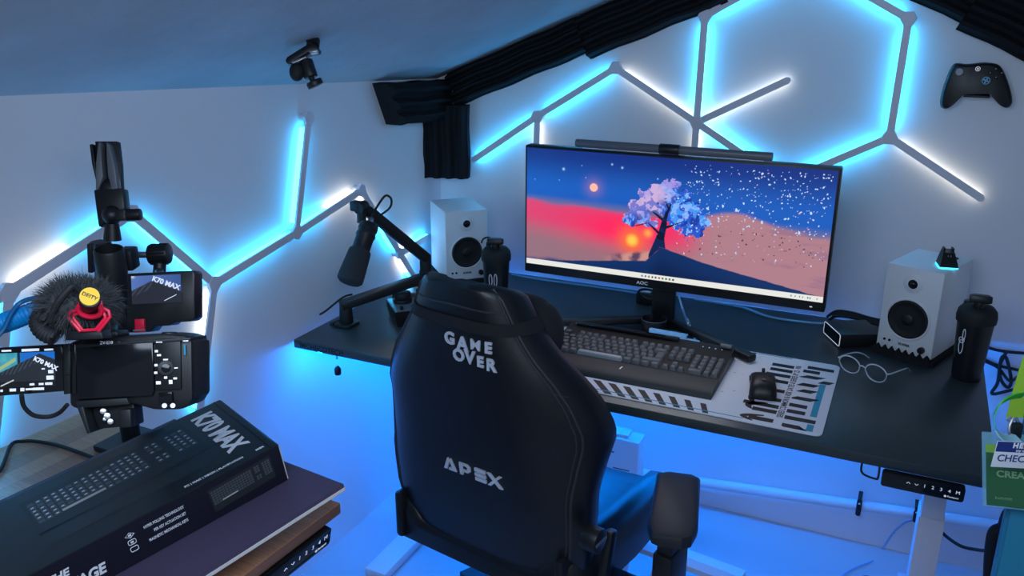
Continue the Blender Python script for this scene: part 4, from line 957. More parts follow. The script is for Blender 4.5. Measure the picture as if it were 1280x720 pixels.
# ------------------------------------------------------------------ wooden desk at the left
WZ = .87
M_wood = wood_mat('acacia_butcher_block', (.62, .29, .16), (.36, .15, .085), rot=PI/2-.0)
wc = at(426, 628, 'z', WZ); wrz = -math.radians(3.5)
wd = thing('wooden_desk', 'brown butcher block standing desk along the left wall', 'desk', (wc.x, wc.y, 0), rz=wrz)
WL, WW = 1.10, .64
b = MB(); b.box((-WW/2, -WL/2, WZ-.010), (WW, WL, .020), M_wood, bev=.003); b.build('desktop', wd)
for y in (-.22, -WL+.2):
    b = MB(); b.box((-WW/2, y, .56), (.07, .05, .58), M_matte, bev=.004); lg = b.build('leg', wd)
    b = MB(); b.box((-WW/2, y, .25), (.08, .06, .44), M_matte, bev=.004); b.build('lower_stage', lg)
    b = MB(); b.box((-WW/2, y, .016), (.56, .07, .030), M_matte, bev=.008); b.build('foot', lg)
b = MB(); b.box((-WW/2, -WL/2, WZ-.040), (.09, 1.05, .036), M_matte, bev=.003); b.build('underframe', wd)
Wm = Matrix.Translation((wc.x, wc.y, 0)) @ Matrix.Rotation(wrz, 4, 'Z'); Wi = Wm.inverted()
ka = Wi @ at(421, 652, 'x', -.74); 
keypad(wd, frame((-.012, -.085-.02, WZ-.0385), (0, 1, 0), (.22, 0, 1)), .150, .034, .014, '')

# ------------------------------------------------------------------ keyboard box on a tilted board
Rb = Matrix.Rotation(-.39919797, 3, 'Z') @ Matrix.Rotation(.1614, 3, 'X')
eb, nb, ub = Rb @ V((0, -1, 0)), Rb @ V((1, 0, 0)), Rb @ V((0, 0, 1))
ob = V((-.96098, .928097, 1.008094)); BW_, BH_, BL_ = .2, .063, .46
fb = ob+nb*BW_-ub*BH_                                  # front bottom right corner
BT = .012
PM = frame(fb-ub*.0004-nb*.1235+eb*.165, eb, ub.cross(eb)); # x = towards the camera, y = ub x eb = nb
pbw = .395
pbd = thing('purple_board', 'thin dark purple board under the keyboard box, propped up on the wooden desk', 'board', M=PM)
Pq = [(-.0500-.165, .0750+.1235), (.045-.165, -.3220+.1235), (.38-.165, -.3220+.1235), (.38-.165, .1020+.1235)]
b = MB(); b.prism(Pq, BT, mat('purple_board_cover', (.060, .045, .090), .55), z0=-BT); bo = b.build('board', pbd, smooth=0)
b = MB(); M_rim = mat('pale_card_edge', (.62, .58, .56), .7)
for k in range(4):
    p_, q_ = V((*Pq[k], -BT*.70)), V((*Pq[(k+1) % 4], -BT*.70)); d_ = q_-p_; o_ = V((-d_.y, d_.x, 0)).normalized()*-.0006
    b.box((0, 0, 0), (d_.length, .0016, BT*.38), M_rim, M=frame((p_+q_)/2+(o_ if o_.dot((p_+q_)/2) > 0 else -o_), d_, V((0, 0, 1)).cross(d_)))
b.build('rim', bo, smooth=0)
PMi = PM.inverted()
for yy in (-.12, .10):
    b = MB(); q = PM @ V((-.10, yy, -BT)); b.cyl(PMi @ V((q.x, q.y, WZ+.0004)), PMi @ q, .012, M_rubber, seg=12); b.build('support_foot', pbd)
KM = frame(fb-nb*BW_/2+eb*BL_/2, eb, ub.cross(eb))    # local x towards camera (length), y = nb, z = ub, origin at bottom centre
M_boxblk = mat('black_printed_card', (.008, .012, .016), .28, spec=.5)
M_boxside = mat('dark_blue_printed_card', (.006, .006, .016), .4)
kbx = thing('keyboard_box', 'black keyboard box marked K70 MAX on the wooden desk', 'box', M=KM)
b = MB(); b.box((0, 0, BH_/2+.0006), (BL_, BW_, BH_-.0012), M_boxblk, bev=.0012); b.build('carton', kbx, smooth=0)
b = MB(); b.box((-BL_/2-.0006, 0, BH_/2), (.0014, BW_*.985, BH_*.97), M_boxside); b.box((-BL_/2+.010, 0, BH_+.0002), (.0012, BW_*.99, .0010), M_gloss)
b.box((-BL_/2-.0012, BW_/2-.004, BH_/2), (.0012, .007, BH_*.94), M_rim); b.build('end_flap', kbx, smooth=0)
T = frame((0, 0, BH_+.0004), (0, 1, 0), (-1, 0, 0))    # text frame on top: text runs along +y (towards front), up = away
b = MB(); b.text('K70 MAX', .044, M_print, T @ Matrix.Translation((-.010, BL_/2-.043, 0)), h=.0003, bold=.0020, sx=.76, spacing=1.0); b.build('title', kbx, smooth=0)
b = MB(); b.text('PC | MAC | XBOX | PLAYSTATION', .0058, M_print, frame((-.138, BW_/2-.014, BH_+.0004), (-1, 0, 0), (0, -1, 0)), h=.0003, bold=.0002)
b.text('MGX', .0056, M_print, frame((-.208, BW_/2-.014, BH_+.0004), (-1, 0, 0), (0, -1, 0)), h=.0003, bold=.0003); b.build('small_print', kbx, smooth=0)
# printed keyboard: many small key shapes, one printed sheet
M_pk = mat('printed_key', (.065, .078, .088), .5); M_pl = mat('printed_legend', (.60, .64, .68), .5); M_pc = mat('printed_case', (.016, .020, .024), .5); M_pbar = mat('printed_space_bar', (.40, .41, .42), .5)
def printed(bld, F, w, h, leg=True):
    # F: x along the keyboard, y up, origin at its centre
    bld.poly([F @ V(p) for p in ((-w/2, -h/2, 0), (w/2, -h/2, 0), (w/2, h/2, 0), (-w/2, h/2, 0))], M_pc)
    u = w/23; dz = .00012
    for r in range(6):
        y = h/2-h*.12-r*h*.62/6
        x = 0
        for c in range(22):
            if c in (15,) or (c == 18): continue
            if c >= 15 and c < 18 and r in (3,) : continue
            if r == 5 and 3 <= c <= 8: continue
            cx = -w/2+u*(c+1.0); cyy = y-h*.04
            bld.poly([F @ V(p) for p in ((cx-u*.42, cyy-h*.042, dz), (cx+u*.42, cyy-h*.042, dz), (cx+u*.36, cyy+h*.036, dz), (cx-u*.36, cyy+h*.036, dz))], M_pk)
            if leg and (c*7+r*3) % 5 != 0: bld.poly([F @ V(p) for p in ((cx-u*.20, cyy-h*.012, dz*2), (cx+u*.17, cyy-h*.012, dz*2), (cx+u*.17, cyy+h*.016, dz*2), (cx-u*.20, cyy+h*.016, dz*2))], M_pl)
    y = h/2-h*.12-5*h*.62/6-h*.04
    bld.poly([F @ V(p) for p in ((-w/2+u*3.6, y-h*.03, dz*2), (-w/2+u*9.3, y-h*.03, dz*2), (-w/2+u*9.3, y+h*.03, dz*2), (-w/2+u*3.6, y+h*.03, dz*2))], M_pbar)
b = MB(); printed(b, frame((-.040, -.024, BH_+.0003), (-1, -.035, 0), (.035, -1, 0)), .238, .100)
b.poly([(-.158, .030, BH_+.0003), (.078, .024, BH_+.0003), (.075, .062, BH_+.0003), (-.150, .062, BH_+.0003)], mat('printed_rest', (.013, .016, .019), .45)); b.build('printed_keyboard', kbx, smooth=0)
Fs = frame((0, BW_/2+.0002, BH_/2), (-1, 0, 0), (0, 0, 1))   # front side: x to the far end, y up, z = +y outwards
b = MB(); b.poly([Fs @ V(p) for p in ((-BL_/2+.001, -BH_/2+.001, .0000), (BL_/2-.001, -BH_/2+.001, .0000), (BL_/2-.001, BH_/2-.001, .0000), (-BL_/2+.001, BH_/2-.001, .0000))], M_boxside)
printed(b, Fs @ Matrix.Translation((BL_/2-.064, .002, .0003)) @ Matrix.Rotation(.05, 4, 'Z'), .096, .038, leg=False)
for k, w in enumerate((.082, .072, .076)):
    b.text(('HYPER POLLING TECHNOLOGY', 'PER KEY ACTUATION SET', 'MAGNETIC MECHANICAL KEYS')[k], .0062, M_print, Fs @ Matrix.Translation((BL_/2-.148, .014-.0110*k, .0003)), h=.0002, bold=.0001, align='RIGHT', sx=.62)
for k in range(3):
    Tk = Fs @ Matrix.Translation((BL_/2-.222, .014-.0110*k, .0003))
    b.tube([Tk @ V((x, y, 0)) for x, y in (rrect(.010, .007, .002, 3) if k else ((-.006, 0), (0, .004), (.006, 0), (0, -.004)))], .0005, M_print, 5, closed=True)
    if k < 2: b.prism([(-.002, -.0015), (.002, -.0015), (.002, .0015), (-.002, .0015)], .0002, M_print, M=Tk)
b.text('THE', .015, M_print, Fs @ Matrix.Translation((BL_/2-.315, .009, .0003)), h=.0003, bold=.0005, shear=.25)
b.text('ADVANTAGE', .021, M_print, Fs @ Matrix.Translation((BL_/2-.262, -.012, .0003)), h=.0003, bold=.0008, shear=.2, align='RIGHT', sx=.85)
b.build('side_print', kbx, smooth=0)

# ------------------------------------------------------------------ pole on the wooden desk
pp = at(160, 555, 'z', WZ); 
pt = at(133, 312, 'y', pp.y); px_ = (pp.x*.5+pt.x*.5)
pole = thing('desk_pole', 'thick black hollow pole standing on the wooden desk behind the camera', 'pole', (px_, pp.y, WZ))
ph = pt.z-WZ
b = MB(); b.box((0, 0, .006), (.09, .09, .012), M_matte, bev=.003); b.build('base_plate', pole)
b = MB(); b.cyl((0, 0, .012), (0, 0, ph+.012), .0165, M_matte, seg=26); b.build('lower_tube', pole)
Rt = RT; Pi = Matrix.Translation((px_, pp.y, WZ)).inverted()
dpole = (V((px_, pp.y, pt.z))-CAM).dot(FW)
def PP(x, y, k=0): return Pi @ atd(x, y, dpole+k)
b = MB(); t0, t1 = PP(151, 408, -.028), PP(135.5, 311, -.085); ax_ = t1-t0; Lt = ax_.length
b.lathe([(0, -.004), (.0205, 0), (.0225, .004), (.0225, Lt-.003), (.0208, Lt), (.0188, Lt), (.0180, Lt-.09), (0, Lt-.09)], M_matte, 30, M=Matrix.Translation(t0) @ ax_.to_track_quat('Z', 'Y').to_matrix().to_4x4()); ut = b.build('upper_tube', pole)
b = MB(); b.cyl(PP(149, 380, -.035), PP(150, 382, .02), .016, M_matte, seg=18); b.build('tube_clamp', ut)
b = MB(); b.box(PP(114.5, 322, -.05), (.008, .014, .048), M_black, bev=.002, rot=(0, .12, YAW)); b.build('clamp_lever', ut)
b = MB(); b.box(PP(161, 323, -.04), (.022, .030, .034), M_matte, bev=.003, rot=(0, 0, YAW)); b.cyl(PP(168, 318.5, -.012), PP(190, 318.5, -.012), .0052, M_steel, seg=14); b.build('side_clamp', ut)
b = MB(); b.cyl(PP(187, 318, -.012), PP(212, 317, -.012), .0165, M_black, seg=18, bev=.002)
for k in range(18):
    a = k*PI/9; o_ = RT.cross(V((0, 0, 1))).normalized()*math.cos(a)*.0165+V((0, 0, 1))*math.sin(a)*.0165; b.cyl(PP(189, 318, -.012)+o_, PP(210, 317.2, -.012)+o_, .0012, M_black, seg=5)
b.build('knurled_knob', ut)
b = MB(); b.cyl(PP(200, 328, -.012), PP(199, 342, -.012), .010, M_black, seg=16, bev=.002); b.build('knob_stem', ut)

# local screen-facing frames for the devices held by the rig
def rig(px, py, dep, roll=0, yaw=0, pitch=0):
    o = atd(px, py, dep); c, s = math.cos(roll), math.sin(roll)
    x = RT*c+UP*s; y = -RT*s+UP*c; z = -FW
    M = frame(o, x, y)
    return M @ Euler((pitch, yaw, 0)).to_matrix().to_4x4()
def rp(px, py, cx, cy, dep, roll, z=0):
    e_ = dep-z; dx, dy = ((px-640)*e_-(cx-640)*dep)/FPX, -((py-360)*e_-(cy-360)*dep)/FPX; c, n = math.cos(roll), math.sin(roll)
    return V((dx*c+dy*n, -dx*n+dy*c, z))

# phone clamp on top of the pole
D1 = dpole-.02; r1 = .03; cx, cy = 140, 250
pc = thing('phone_clamp', 'black phone clamp with two upright jaws on a ball head on top of the pole', 'phone clamp', M=rig(cx, cy, D1, r1))
P = lambda x, y, z=0: rp(x, y, cx, cy, D1, r1, z)
def quad(bld, pts, z0, z1, m, bev=.0012): bld.prism([(p.x, p.y) for p in (P(x, y) for x, y in pts)], z1-z0, m, z0=z0, bev=bev)
b = MB(); quad(b, [(121, 238), (157, 236), (160, 262), (127, 285)], -.012, .012, M_black, .003); b.build('clamp_body', pc)
b = MB(); quad(b, [(117, 176), (145.5, 176), (149, 206), (150.5, 238), (124, 238), (120, 205)], -.016, -.004, M_matte); b.build('back_jaw', pc)
for sgn, pts in ((-1, [(127, 180), (130, 179), (131, 200), (133, 222), (127, 238), (124, 238), (124, 205)]), (1, [(137, 179), (141, 182), (147, 205), (151, 237), (144, 238), (139, 220), (137.5, 200)])):
    b = MB(); quad(b, pts, -.004, .012, M_grey, .0015); b.build('front_jaw', pc)
b = MB(); b.sphere(P(137, 236, .0), .016, M_matte, scale=(1.0, 1.0, .7)); b.build('jaw_hinge', pc)
b = MB(); quad(b, [(113, 181), (117, 180), (120, 205), (123.5, 226), (121, 226), (116, 205)], -.010, .004, M_black, .0015); b.build('release_tab', pc)
b = MB(); b.sphere(P(140, 269, .012), .0155, M_black); b.cyl(P(140, 279, .006), P(140.5, 300, .0), .0105, M_black, r1=.014, seg=18); b.build('ball_head', pc)
b = MB(); b.box(P(151, 269, .012), (.024, .018, .020), M_black, bev=.003); b.cyl(P(157, 269, .012), P(176, 268, .012), .0095, M_black, seg=18, bev=.0015); b.build('locking_knob', pc)

# field monitor behind the pole
D2 = 1.27; cx2, cy2, r2 = 200, 375, .045
fm = thing('field_monitor', 'small black field monitor showing the keyboard box, behind the camera', 'field monitor', M=rig(cx2, cy2, D2, r2, pitch=0))
P2 = lambda x, y, z=0: rp(x, y, cx2, cy2, D2, r2, z)
b = MB(); b.prism([(p.x, p.y) for p in (P2(*q) for q in ((158, 342), (240, 338), (242.5, 341), (243, 398), (238, 402), (216, 403), (212, 407), (192, 408), (187, 415), (158, 416)))], .034, M_black, z0=-.036, bev=.002); b.build('housing', fm)
def tiny_scene(w, h, nx, ny, flip=False):
    u, v = np.meshgrid(np.linspace(0, 1, nx+1), np.linspace(0, 1, ny+1)); y = 1-v
    im = lerp(lin(95, 130, 205)+0*u[..., None], lin(60, 95, 165)+0*u[..., None], u)
    return u, y, im
u, y, im = tiny_scene(1, 1, 120, 72)
edge = np.where(u < .42, .52-.95*u*.85, .163+(u-.42)*.75); boxm = y > edge
im = lerp(im, lin(38, 42, 58)+0*im, sstep(-.006, .006, y-edge)); im = lerp(im, lin(75, 78, 98)+0*im, sstep(.0, .01, y-edge)*sstep(.035, .02, y-edge))
keysm = boxm & (u < .42) & (np.abs((y-(.62-.7*u))) < .13) & (np.sin((u*60+y*30)) > .1); im[keysm] = lin(64, 68, 86)
im = lerp(im, lin(235, 240, 250)+0*im, .9*np.exp(-((u-.03)/.04)**2-((y-.02)/.06)**2))
colored_grid('screen', fm, frame(P2(196, 361.5, -.0010), (1, .0, 0), (0, 1, 0)) @ Matrix.Translation((0, 0, .0014)), .0625*1.18*D2/1.27, .041*D2/1.27*1.02, im, vcol_mat('small_lit_screen', emit=.75, rough=.3))
b = MB(); b.text('K70 MAX', .0105, M_icon, frame(P2(207.5, 354, .0008), (1, -.40, 0), (.55, 1, 0)), h=.0002, bold=.0004); b.box(P2(213, 372, .0008), (.020, .0010, .0002), M_icon, rot=(0, 0, .42)); b.build('screen_lettering', fm, smooth=0)
b = MB(); b.box(P2(176, 407, -.002), (.014, .020, .010), M_red, bev=.001); b.box(P2(176, 412.5, .0), (.018, .0025, .012), M_steel); b.build('cold_shoe', fm)

# mirrorless camera
D3 = .98; cx3, cy3, r3 = 160, 466, .040
cm = thing('camera', 'black mirrorless camera seen from behind with a flipped out screen', 'camera', M=rig(cx3, cy3, D3, r3))
P3 = lambda x, y, z=0: rp(x, y, cx3, cy3, D3, r3, z)
def q3(bld, pts, z0, z1, m, bev=.0012): bld.prism([(p.x, p.y) for p in (P3(x, y) for x, y in pts)], z1-z0, m, z0=z0, bev=bev)
b = MB(); q3(b, [(83, 429), (97, 424), (205, 418), (228, 420), (238, 424), (239, 500), (233, 509), (222, 513), (190, 513), (165, 506), (92, 512), (84, 508)], -.058, -.004, M_black, .004); bd = b.build('body', cm)
b = MB(); q3(b, [(83, 431), (238, 422), (238, 426), (83, 436)], -.052, .0005, M_matte, .0008); b.build('top_plate', bd)
b = MB(); q3(b, [(94.5, 433.5), (191, 426), (192.5, 489), (190, 495), (98, 500), (95, 497)], -.006, .0004, M_gloss, .0014); b.build('rear_panel', bd)
b = MB(); q3(b, [(193, 424), (225, 422), (226, 487), (193, 488)], -.006, -.0006, M_black, .001); b.build('control_area', bd)
b = MB(); b.cyl(P3(207.5, 460, -.003), P3(207.5, 460, .0022), .0088, M_matte, seg=30, bev=.0008); b.cyl(P3(207.5, 460, .001), P3(207.5, 460, .0032), .0052, M_gloss, seg=24, bev=.0006); b.build('control_dial', bd)
for (x, y, w, h) in ((195.5, 439, 4, 3), (198.7, 444, 5, 2.6), (207, 449.5, 6, 1.8), (195, 456.5, 4, 3), (194.7, 466, 4, 3), (220, 460, 4.5, 1.6), (207, 472, 4, 3), (219, 473, 4.6, 2.6), (198, 478.5, 6, 4), (213.3, 477.5, 4.6, 5), (199, 427.5, 8, 1.8), (232, 426, 7, 1.6)):
    b = MB(); s = D3/FPX; b.box(P3(x, y, .0002), (w*s, h*s, .0006), M_icon, bev=.0002); b.build('button_mark', bd)
b = MB(); b.text('ZV-E10', .0048, M_print, Matrix.Translation(P3(133, 428.5, .0008)), h=.0002, bold=.0002); b.text('4K', .0030, M_grey, Matrix.Translation(P3(149, 427.5, .0008)), h=.0002); b.build('model_lettering', bd)
b = MB(); b.cyl(P3(212, 424, -.028), P3(212, 415, -.028), .0090, M_black, seg=24, bev=.001); b.cyl(P3(226, 423, -.02), P3(226, 418, -.02), .0045, M_black, seg=16); b.build('top_dial', bd)
b = MB(); q3(b, [(88, 416), (140, 414), (142, 422), (96, 425), (86, 424)], -.045, -.012, M_black, .003); b.box(P3(118, 420.5, -.008), (.022, .0018, .006), M_grey, bev=.0005); b.build('hot_shoe', bd)
b = MB(); b.cyl(P3(150, 460, -.058), P3(150, 460, -.13), .031, M_black, seg=32, bev=.002); b.build('lens', bd)
b = MB(); q3(b, [(229, 430), (239, 428), (239.5, 498), (230, 508)], -.062, -.010, M_rubber, .003); b.build('grip', bd)
b = MB(); b.box(P3(231, 437, .000), (.002, .012, .001), M_teal); b.build('strap_lug', bd)
# flip screen at the left
b = MB(); q3(b, [(-28, 436), (78, 430), (79.5, 489), (-28, 497)], -.006, .0002, M_gloss, .0012); fs = b.build('flip_screen', cm)
b = MB(); q3(b, [(79.5, 430), (88, 429.5), (89, 492), (80.5, 493)], -.008, .002, M_black, .001); q3(b, [(82, 438), (89.5, 437.5), (89.5, 468), (82, 469)], -.004, .0035, M_matte, .0008); q3(b, [(89.5, 430), (95, 429.6), (96, 492), (90.5, 492)], -.008, .0015, M_gloss, .001); b.build('hinge', fs)
nx, ny = 170, 84; u, v = np.meshgrid(np.linspace(0, 1, nx+1), np.linspace(0, 1, ny+1)); y = 1-v
# u 0..1 spans -26..69, y 0..1 spans the lit area
im = np.zeros((ny+1, nx+1, 3))+lin(6, 9, 14)
pxu = -26+95*u; pyv = 443+43*y
pic = (pyv > 442.5) & (pyv < 478)
im[pic] = lin(20, 150, 205); im[pic & (pxu > 26)] = lin(15, 120, 225)
im = np.where((pic & (pxu < 22))[..., None], lerp(lin(20, 150, 195)+0*im, lin(110, 215, 215)+0*im, fbm(u*9, y*5, 91)), im)
im[pic & (np.abs(pxu-24) < 1.6)] = lin(12, 30, 60)
im[pic & (np.abs(pyv-(461-.55*(pxu-2))) < 2.4) & (pxu < 20)] = lin(175, 205, 150)
ed = np.where(pxu < 50, 467-.44*(pxu-0), 445+(pxu-50)*.42)
im = np.where(((pyv > ed) & (pyv < 479))[..., None], lin(33, 42, 55), im); im[(pyv > ed) & (pyv < ed+10) & (np.sin(pxu*1.3+pyv*.8) > .35) & (pxu < 46) & (pyv < 470)] = lin(62, 76, 88)
im[(np.abs(pyv-(484-.42*pxu)) < .8) & (pxu > 0) & (pxu < 17) & (pyv > 474)] = lin(230, 235, 240)
for x0, x1, yy in ((-20, -8, 438), ):
    pass
colored_grid('display_picture', fs, frame(P3(21.5, 462.5, .0006), (1, 0, 0), (0, 1, 0)), 95*D3/FPX, 43*D3/FPX, im, MATS['small_lit_screen'])
b = MB(); s = D3/FPX
for x, yy, w, h in ((8, 438.5, 12, 2.2), (38, 437.5, 22, 3.2), (61, 437, 11, 2.4), (61, 437, 8, 1.0), (16, 487.5, 8, 3.6), (28, 487, 5, 4), (37, 486.5, 10, 2.4), (48, 486, 14, 3.2), (40, 480.5, 6, 2.6), (51.5, 480, 6, 2.6), (61, 479.5, 9, 3), (63.5, 464.5, 6.5, 4.2), (62.5, 472, 9, 5), (54, 461, 4, 1.6), (2, 488.5, 3, 3)): b.box(P3(x, yy, .0009), (w*s, h*s, .0003), M_icon)
b.text('K70 MAX', .0072, M_icon, frame(P3(57, 454.5, .0010), (1, -.50, 0), (.6, 1, 0)), h=.0002, bold=.0003)
b.build('display_symbols', fs, smooth=0)
# quick release bracket under the camera
b = MB(); q3(b, [(97, 501), (160, 497), (164, 505), (98, 510)], -.050, .004, M_matte, .001); q3(b, [(99, 508), (107, 507), (116, 540), (112, 541.5)], -.030, .006, M_matte, .0012); q3(b, [(107, 507), (162, 504), (165, 534), (117, 538)], -.034, -.010, M_black, .002); q3(b, [(149, 512), (164, 511), (165, 534), (150, 535)], -.012, .002, M_matte, .002); br = b.build('mounting_bracket', cm)
b = MB()
for x, y, r in ((129, 514, .0036), (134, 520, .0038), (138, 527, .0034), (131, 524, .0022)): b.cyl(P3(x, y, -.012), P3(x, y, -.004), r, M_steel, seg=10, bev=.0004)
b.build('screw', br)
for x in (205.5, 216):
    b = MB(); b.cyl(P3(x, 507, -.008), P3(x, 507, -.0026), .0028, M_steel, seg=14); b.build('bottom_screw', bd)
b = MB(); q3(b, [(198, 491), (215, 490), (216, 503), (199, 504)], -.02, .001, M_gloss, .001); b.build('battery_door', bd)
# arm that joins the bracket with the pole
cmi = cm.matrix_basis if False else Matrix.LocRotScale(cm.location, cm.rotation_quaternion, None)
a0 = cmi @ P3(140, 520, -.03); zt = a0.z-.01; a1 = V((px_, pp.y, zt)); 
b = MB(); b.cyl(Pi @ a0, Pi @ a1, .011, M_matte, seg=16); b.lathe([(.0170, zt-WZ-.025), (.0245, zt-WZ-.022), (.0245, zt-WZ+.022), (.0170, zt-WZ+.025)], M_black, 24); b.build('camera_arm', pole)
a0 = Matrix.LocRotScale(fm.location, fm.rotation_quaternion, None) @ P2(200, 345, -.02)
b = MB(); b.cyl(Pi @ a0, PP(199, 340, -.012), .007, M_black, seg=14); b.build('monitor_arm', pole)

# fur covered microphone on the hot shoe
D4 = .95; cx4, cy4 = 112, 385
fmk = thing('shotgun_microphone', 'furry grey microphone with a red shock mount on top of the camera', 'microphone', M=rig(cx4, cy4, D4, .02))
P4 = lambda x, y, z=0: rp(x, y, cx4, cy4, D4, .02, z)
fc = P4(100, 381, -.035); er = V((.038, .030, .055))
b = MB(); b.sphere(fc, 1, M_fur, scale=tuple(er*.93), seg=24)
t = bmesh.new()
for k in range(5200):
    d = V(rng.normal(size=3)); d.normalize(); p = fc+V((d.x*er.x, d.y*er.y, d.z*er.z))*.9
    n = V((d.x/er.x, d.y/er.y, d.z/er.z)).normalized(); L = .008+.011*rng.random(); g = V((rng.normal()*.45-.15, rng.normal()*.45-.35, rng.normal()*.35+.25))
    q1_ = p+n*L*.55+g*L*.12; q2_ = p+n*L*.8+g*L*.5; s_ = n.cross(V(rng.normal(size=3))).normalized()*.00042
    A = [t.verts.new(p-s_), t.verts.new(p+s_), t.verts.new(q1_+s_*.7), t.verts.new(q1_-s_*.7), t.verts.new(q2_)]
    t.faces.new((A[0], A[1], A[2], A[3])); t.faces.new((A[3], A[2], A[4]))
b._add(t, M_fur); t = bmesh.new(); 
b.build('fur_windscreen', fmk, smooth=0)
b = MB(); b.cyl(P4(112.5, 381, .004), P4(112.5, 372, .036), .0108, M_black, seg=28, bev=.001); b.build('rear_cap', fmk)
b = MB(); cdir = (P4(112.5, 372, .036)-P4(112.5, 381, .004)).normalized(); c0 = P4(112, 370.8, .0365)
cap = frame(c0, (1, 0, 0), V((0, 1, 0))); 
Mcap = Matrix.Translation(c0) @ cdir.to_track_quat('Z', 'Y').to_matrix().to_4x4()
b.cyl(Mcap @ V((0, 0, -.001)), Mcap @ V((0, 0, .0012)), .0098, M_yellow, seg=30); yl = b.build('yellow_label', fmk)
x_ = V((1, -.35, 0)); b = MB(); b.text('DEITY', .0060, M_blackprint, frame(c0+cdir*.0015, x_-cdir*x_.dot(cdir), V((0, 1, 0))), h=.0002, bold=.0001); b.build('label_lettering', yl)
b = MB()
b.tube([V(P4(112.5, 387, .014))+V((.0125*math.cos(a), .0080*math.sin(a), .004*math.sin(a))) for a in [k*PI/12 for k in range(24)]], .0030, M_red, 8, closed=True)
for pts in (((99, 378), (98, 386), (87, 391), (85.5, 397), (101, 414.5)), ((126, 376), (127, 384), (136, 389), (137.5, 396), (123, 414)), ((101, 390), (92.5, 394), (92, 398), (103.5, 413), (120, 412), (132, 397), (130, 391.5), (123, 387))):
    b.tube([P4(x, y, .010) for x, y in pts], .0020, M_red, 7)
b.build('shock_mount', fmk)
b = MB(); q = [(P4(x, y, -.004)) for x, y in ((90, 413), (132, 411), (136, 423), (88, 425))]; b.prism([(p.x, p.y) for p in q], .024, M_black, z0=-.016, bev=.002); b.build('shoe_mount', fmk)
b = MB(); b.tube(catmull([P4(100, 364, .012), P4(92, 358, .018), P4(84, 364, .022), P4(74, 376, .024), P4(67, 388, .022), P4(62, 402, .018)], 7), .0036, M_rubber, 8)
path = [P4(x, y, .014) for x, y in ((57, 400), (50, 396), (47, 402), (50, 411), (58, 418), (68, 422))]
coil(catmull(path, 6), .0068, 13, .0028, M_rubber, b, 6, 10); b.tube(catmull(path, 6), .0055, M_rubber, 8); b.build('coiled_cable', fmk)

# loose cables of the rig
b = MB(); path = [atd(x, y, d) for x, y, d in ((-40, 414, 1.05), (0, 405, 1.06), (28, 395, 1.07), (58, 384, 1.08))]
coil(catmull(path, 8), .0095, 19, .0040, M_bluecable, b, 8, 12); b.tube(catmull(path, 6), .0075, M_bluecable, 8)
tag(b.build('coiled_blue_cable'), 'thick sky blue coiled cable entering at the left frame edge', 'cable')
b = MB(); b.tube(catmull([atd(x, y, d) for x, y, d in ((-14, 432, 1.03), (4, 412, 1.04), (14, 392, 1.05), (28, 377, 1.06), (56, 370, 1.06))], 8), .0030, mat('dark_blue_cable', srgb(0, 95, 150), .4), 8)
tag(b.build('thin_blue_cable'), 'thin darker blue cable above the coiled blue cable at the left edge', 'cable')
b = MB(); b.tube(catmull([atd(x, y, d) for x, y, d in ((27, 494, .97), (30, 508, .98), (42, 519, .99), (60, 521, 1.0), (74, 516, 1.0), (84, 506, .99))], 8), .0026, M_rubber, 8)
tag(b.build('black_cable_loop'), 'black cable looping under the flipped out camera screen', 'cable')
b = MB(); b.tube(catmull([at(x, y, 'z', WZ+.0040) for x, y in ((-20, 600), (0, 588), (14, 556), (30, 551.5), (48, 552), (70, 556), (95, 564), (118, 573), (140, 584))], 8), .0032, M_rubber, 8)
tag(b.build('black_desk_cable'), 'thin black cable lying on the wooden desk behind the keyboard box', 'cable')

# ------------------------------------------------------------------ clamp hanging from the sloped ceiling
nl = V((-.40, .055, 1)).normalized(); pz = V((-1.48, 2.16, 1.395))
cp = atp(390, 54, pz, nl); dcl = (cp-CAM).dot(FW)-.03; cx5, cy5 = 380, 80
cl = thing('ceiling_clamp', 'small black clamp with a ball mount hanging from the sloped ceiling', 'clamp', M=rig(cx5, cy5, dcl, 0))
P5 = lambda x, y, z=0: rp(x, y, cx5, cy5, dcl, 0, z)
q5 = lambda bld, pts, z0, z1, m, bev=.001: bld.prism([(p.x, p.y) for p in (P5(x, y) for x, y in pts)], z1-z0, m, z0=z0, bev=bev)
b = MB(); q5(b, [(359, 78), (361, 74), (388, 57), (396, 57), (400, 62), (399, 66), (388, 68), (365, 82), (361, 82)], -.018, .018, M_black, .003); b.build('clamp_body', cl)
b = MB(); q5(b, [(382, 51), (387, 47.5), (393, 58), (389, 59)], -.010, .010, M_black, .001); ci = Matrix.LocRotScale(cl.location, cl.rotation_quaternion, None).inverted(); b.cyl(ci @ atp(392, 50, pz, nl), P5(391, 58, 0), .014, M_black, seg=16); b.build('ceiling_foot', cl)
b = MB(); q5(b, [(366, 80.5), (384, 73), (386, 74.5), (369, 82.5)], .012, .019, M_steel, .0006); q5(b, [(388, 67), (399, 65), (398.5, 67.5), (390, 69)], .0, .019, M_steel, .0006); b.build('silver_edge', cl)
b = MB(); b.sphere(P5(371, 90, .004), .0160, M_rubber, scale=(1, 1.25, .9)); b.cyl(P5(373, 82), P5(371, 86), .006, M_black); b.build('wing_knob', cl)
b = MB(); b.cyl(P5(382, 76), P5(389, 97), .0150, M_black, seg=20, bev=.002); b.cyl(P5(388, 95), P5(391, 101), .006, M_black, seg=12); b.build('ball_arm', cl)
b = MB(); a_ = P5(393.5, 104.5); b.cyl(a_+V((-.004, .008, .002))*.7, a_-V((-.004, .008, .002))*.7, .0175, M_black, seg=24, bev=.002); b.build('mount_disc', cl)

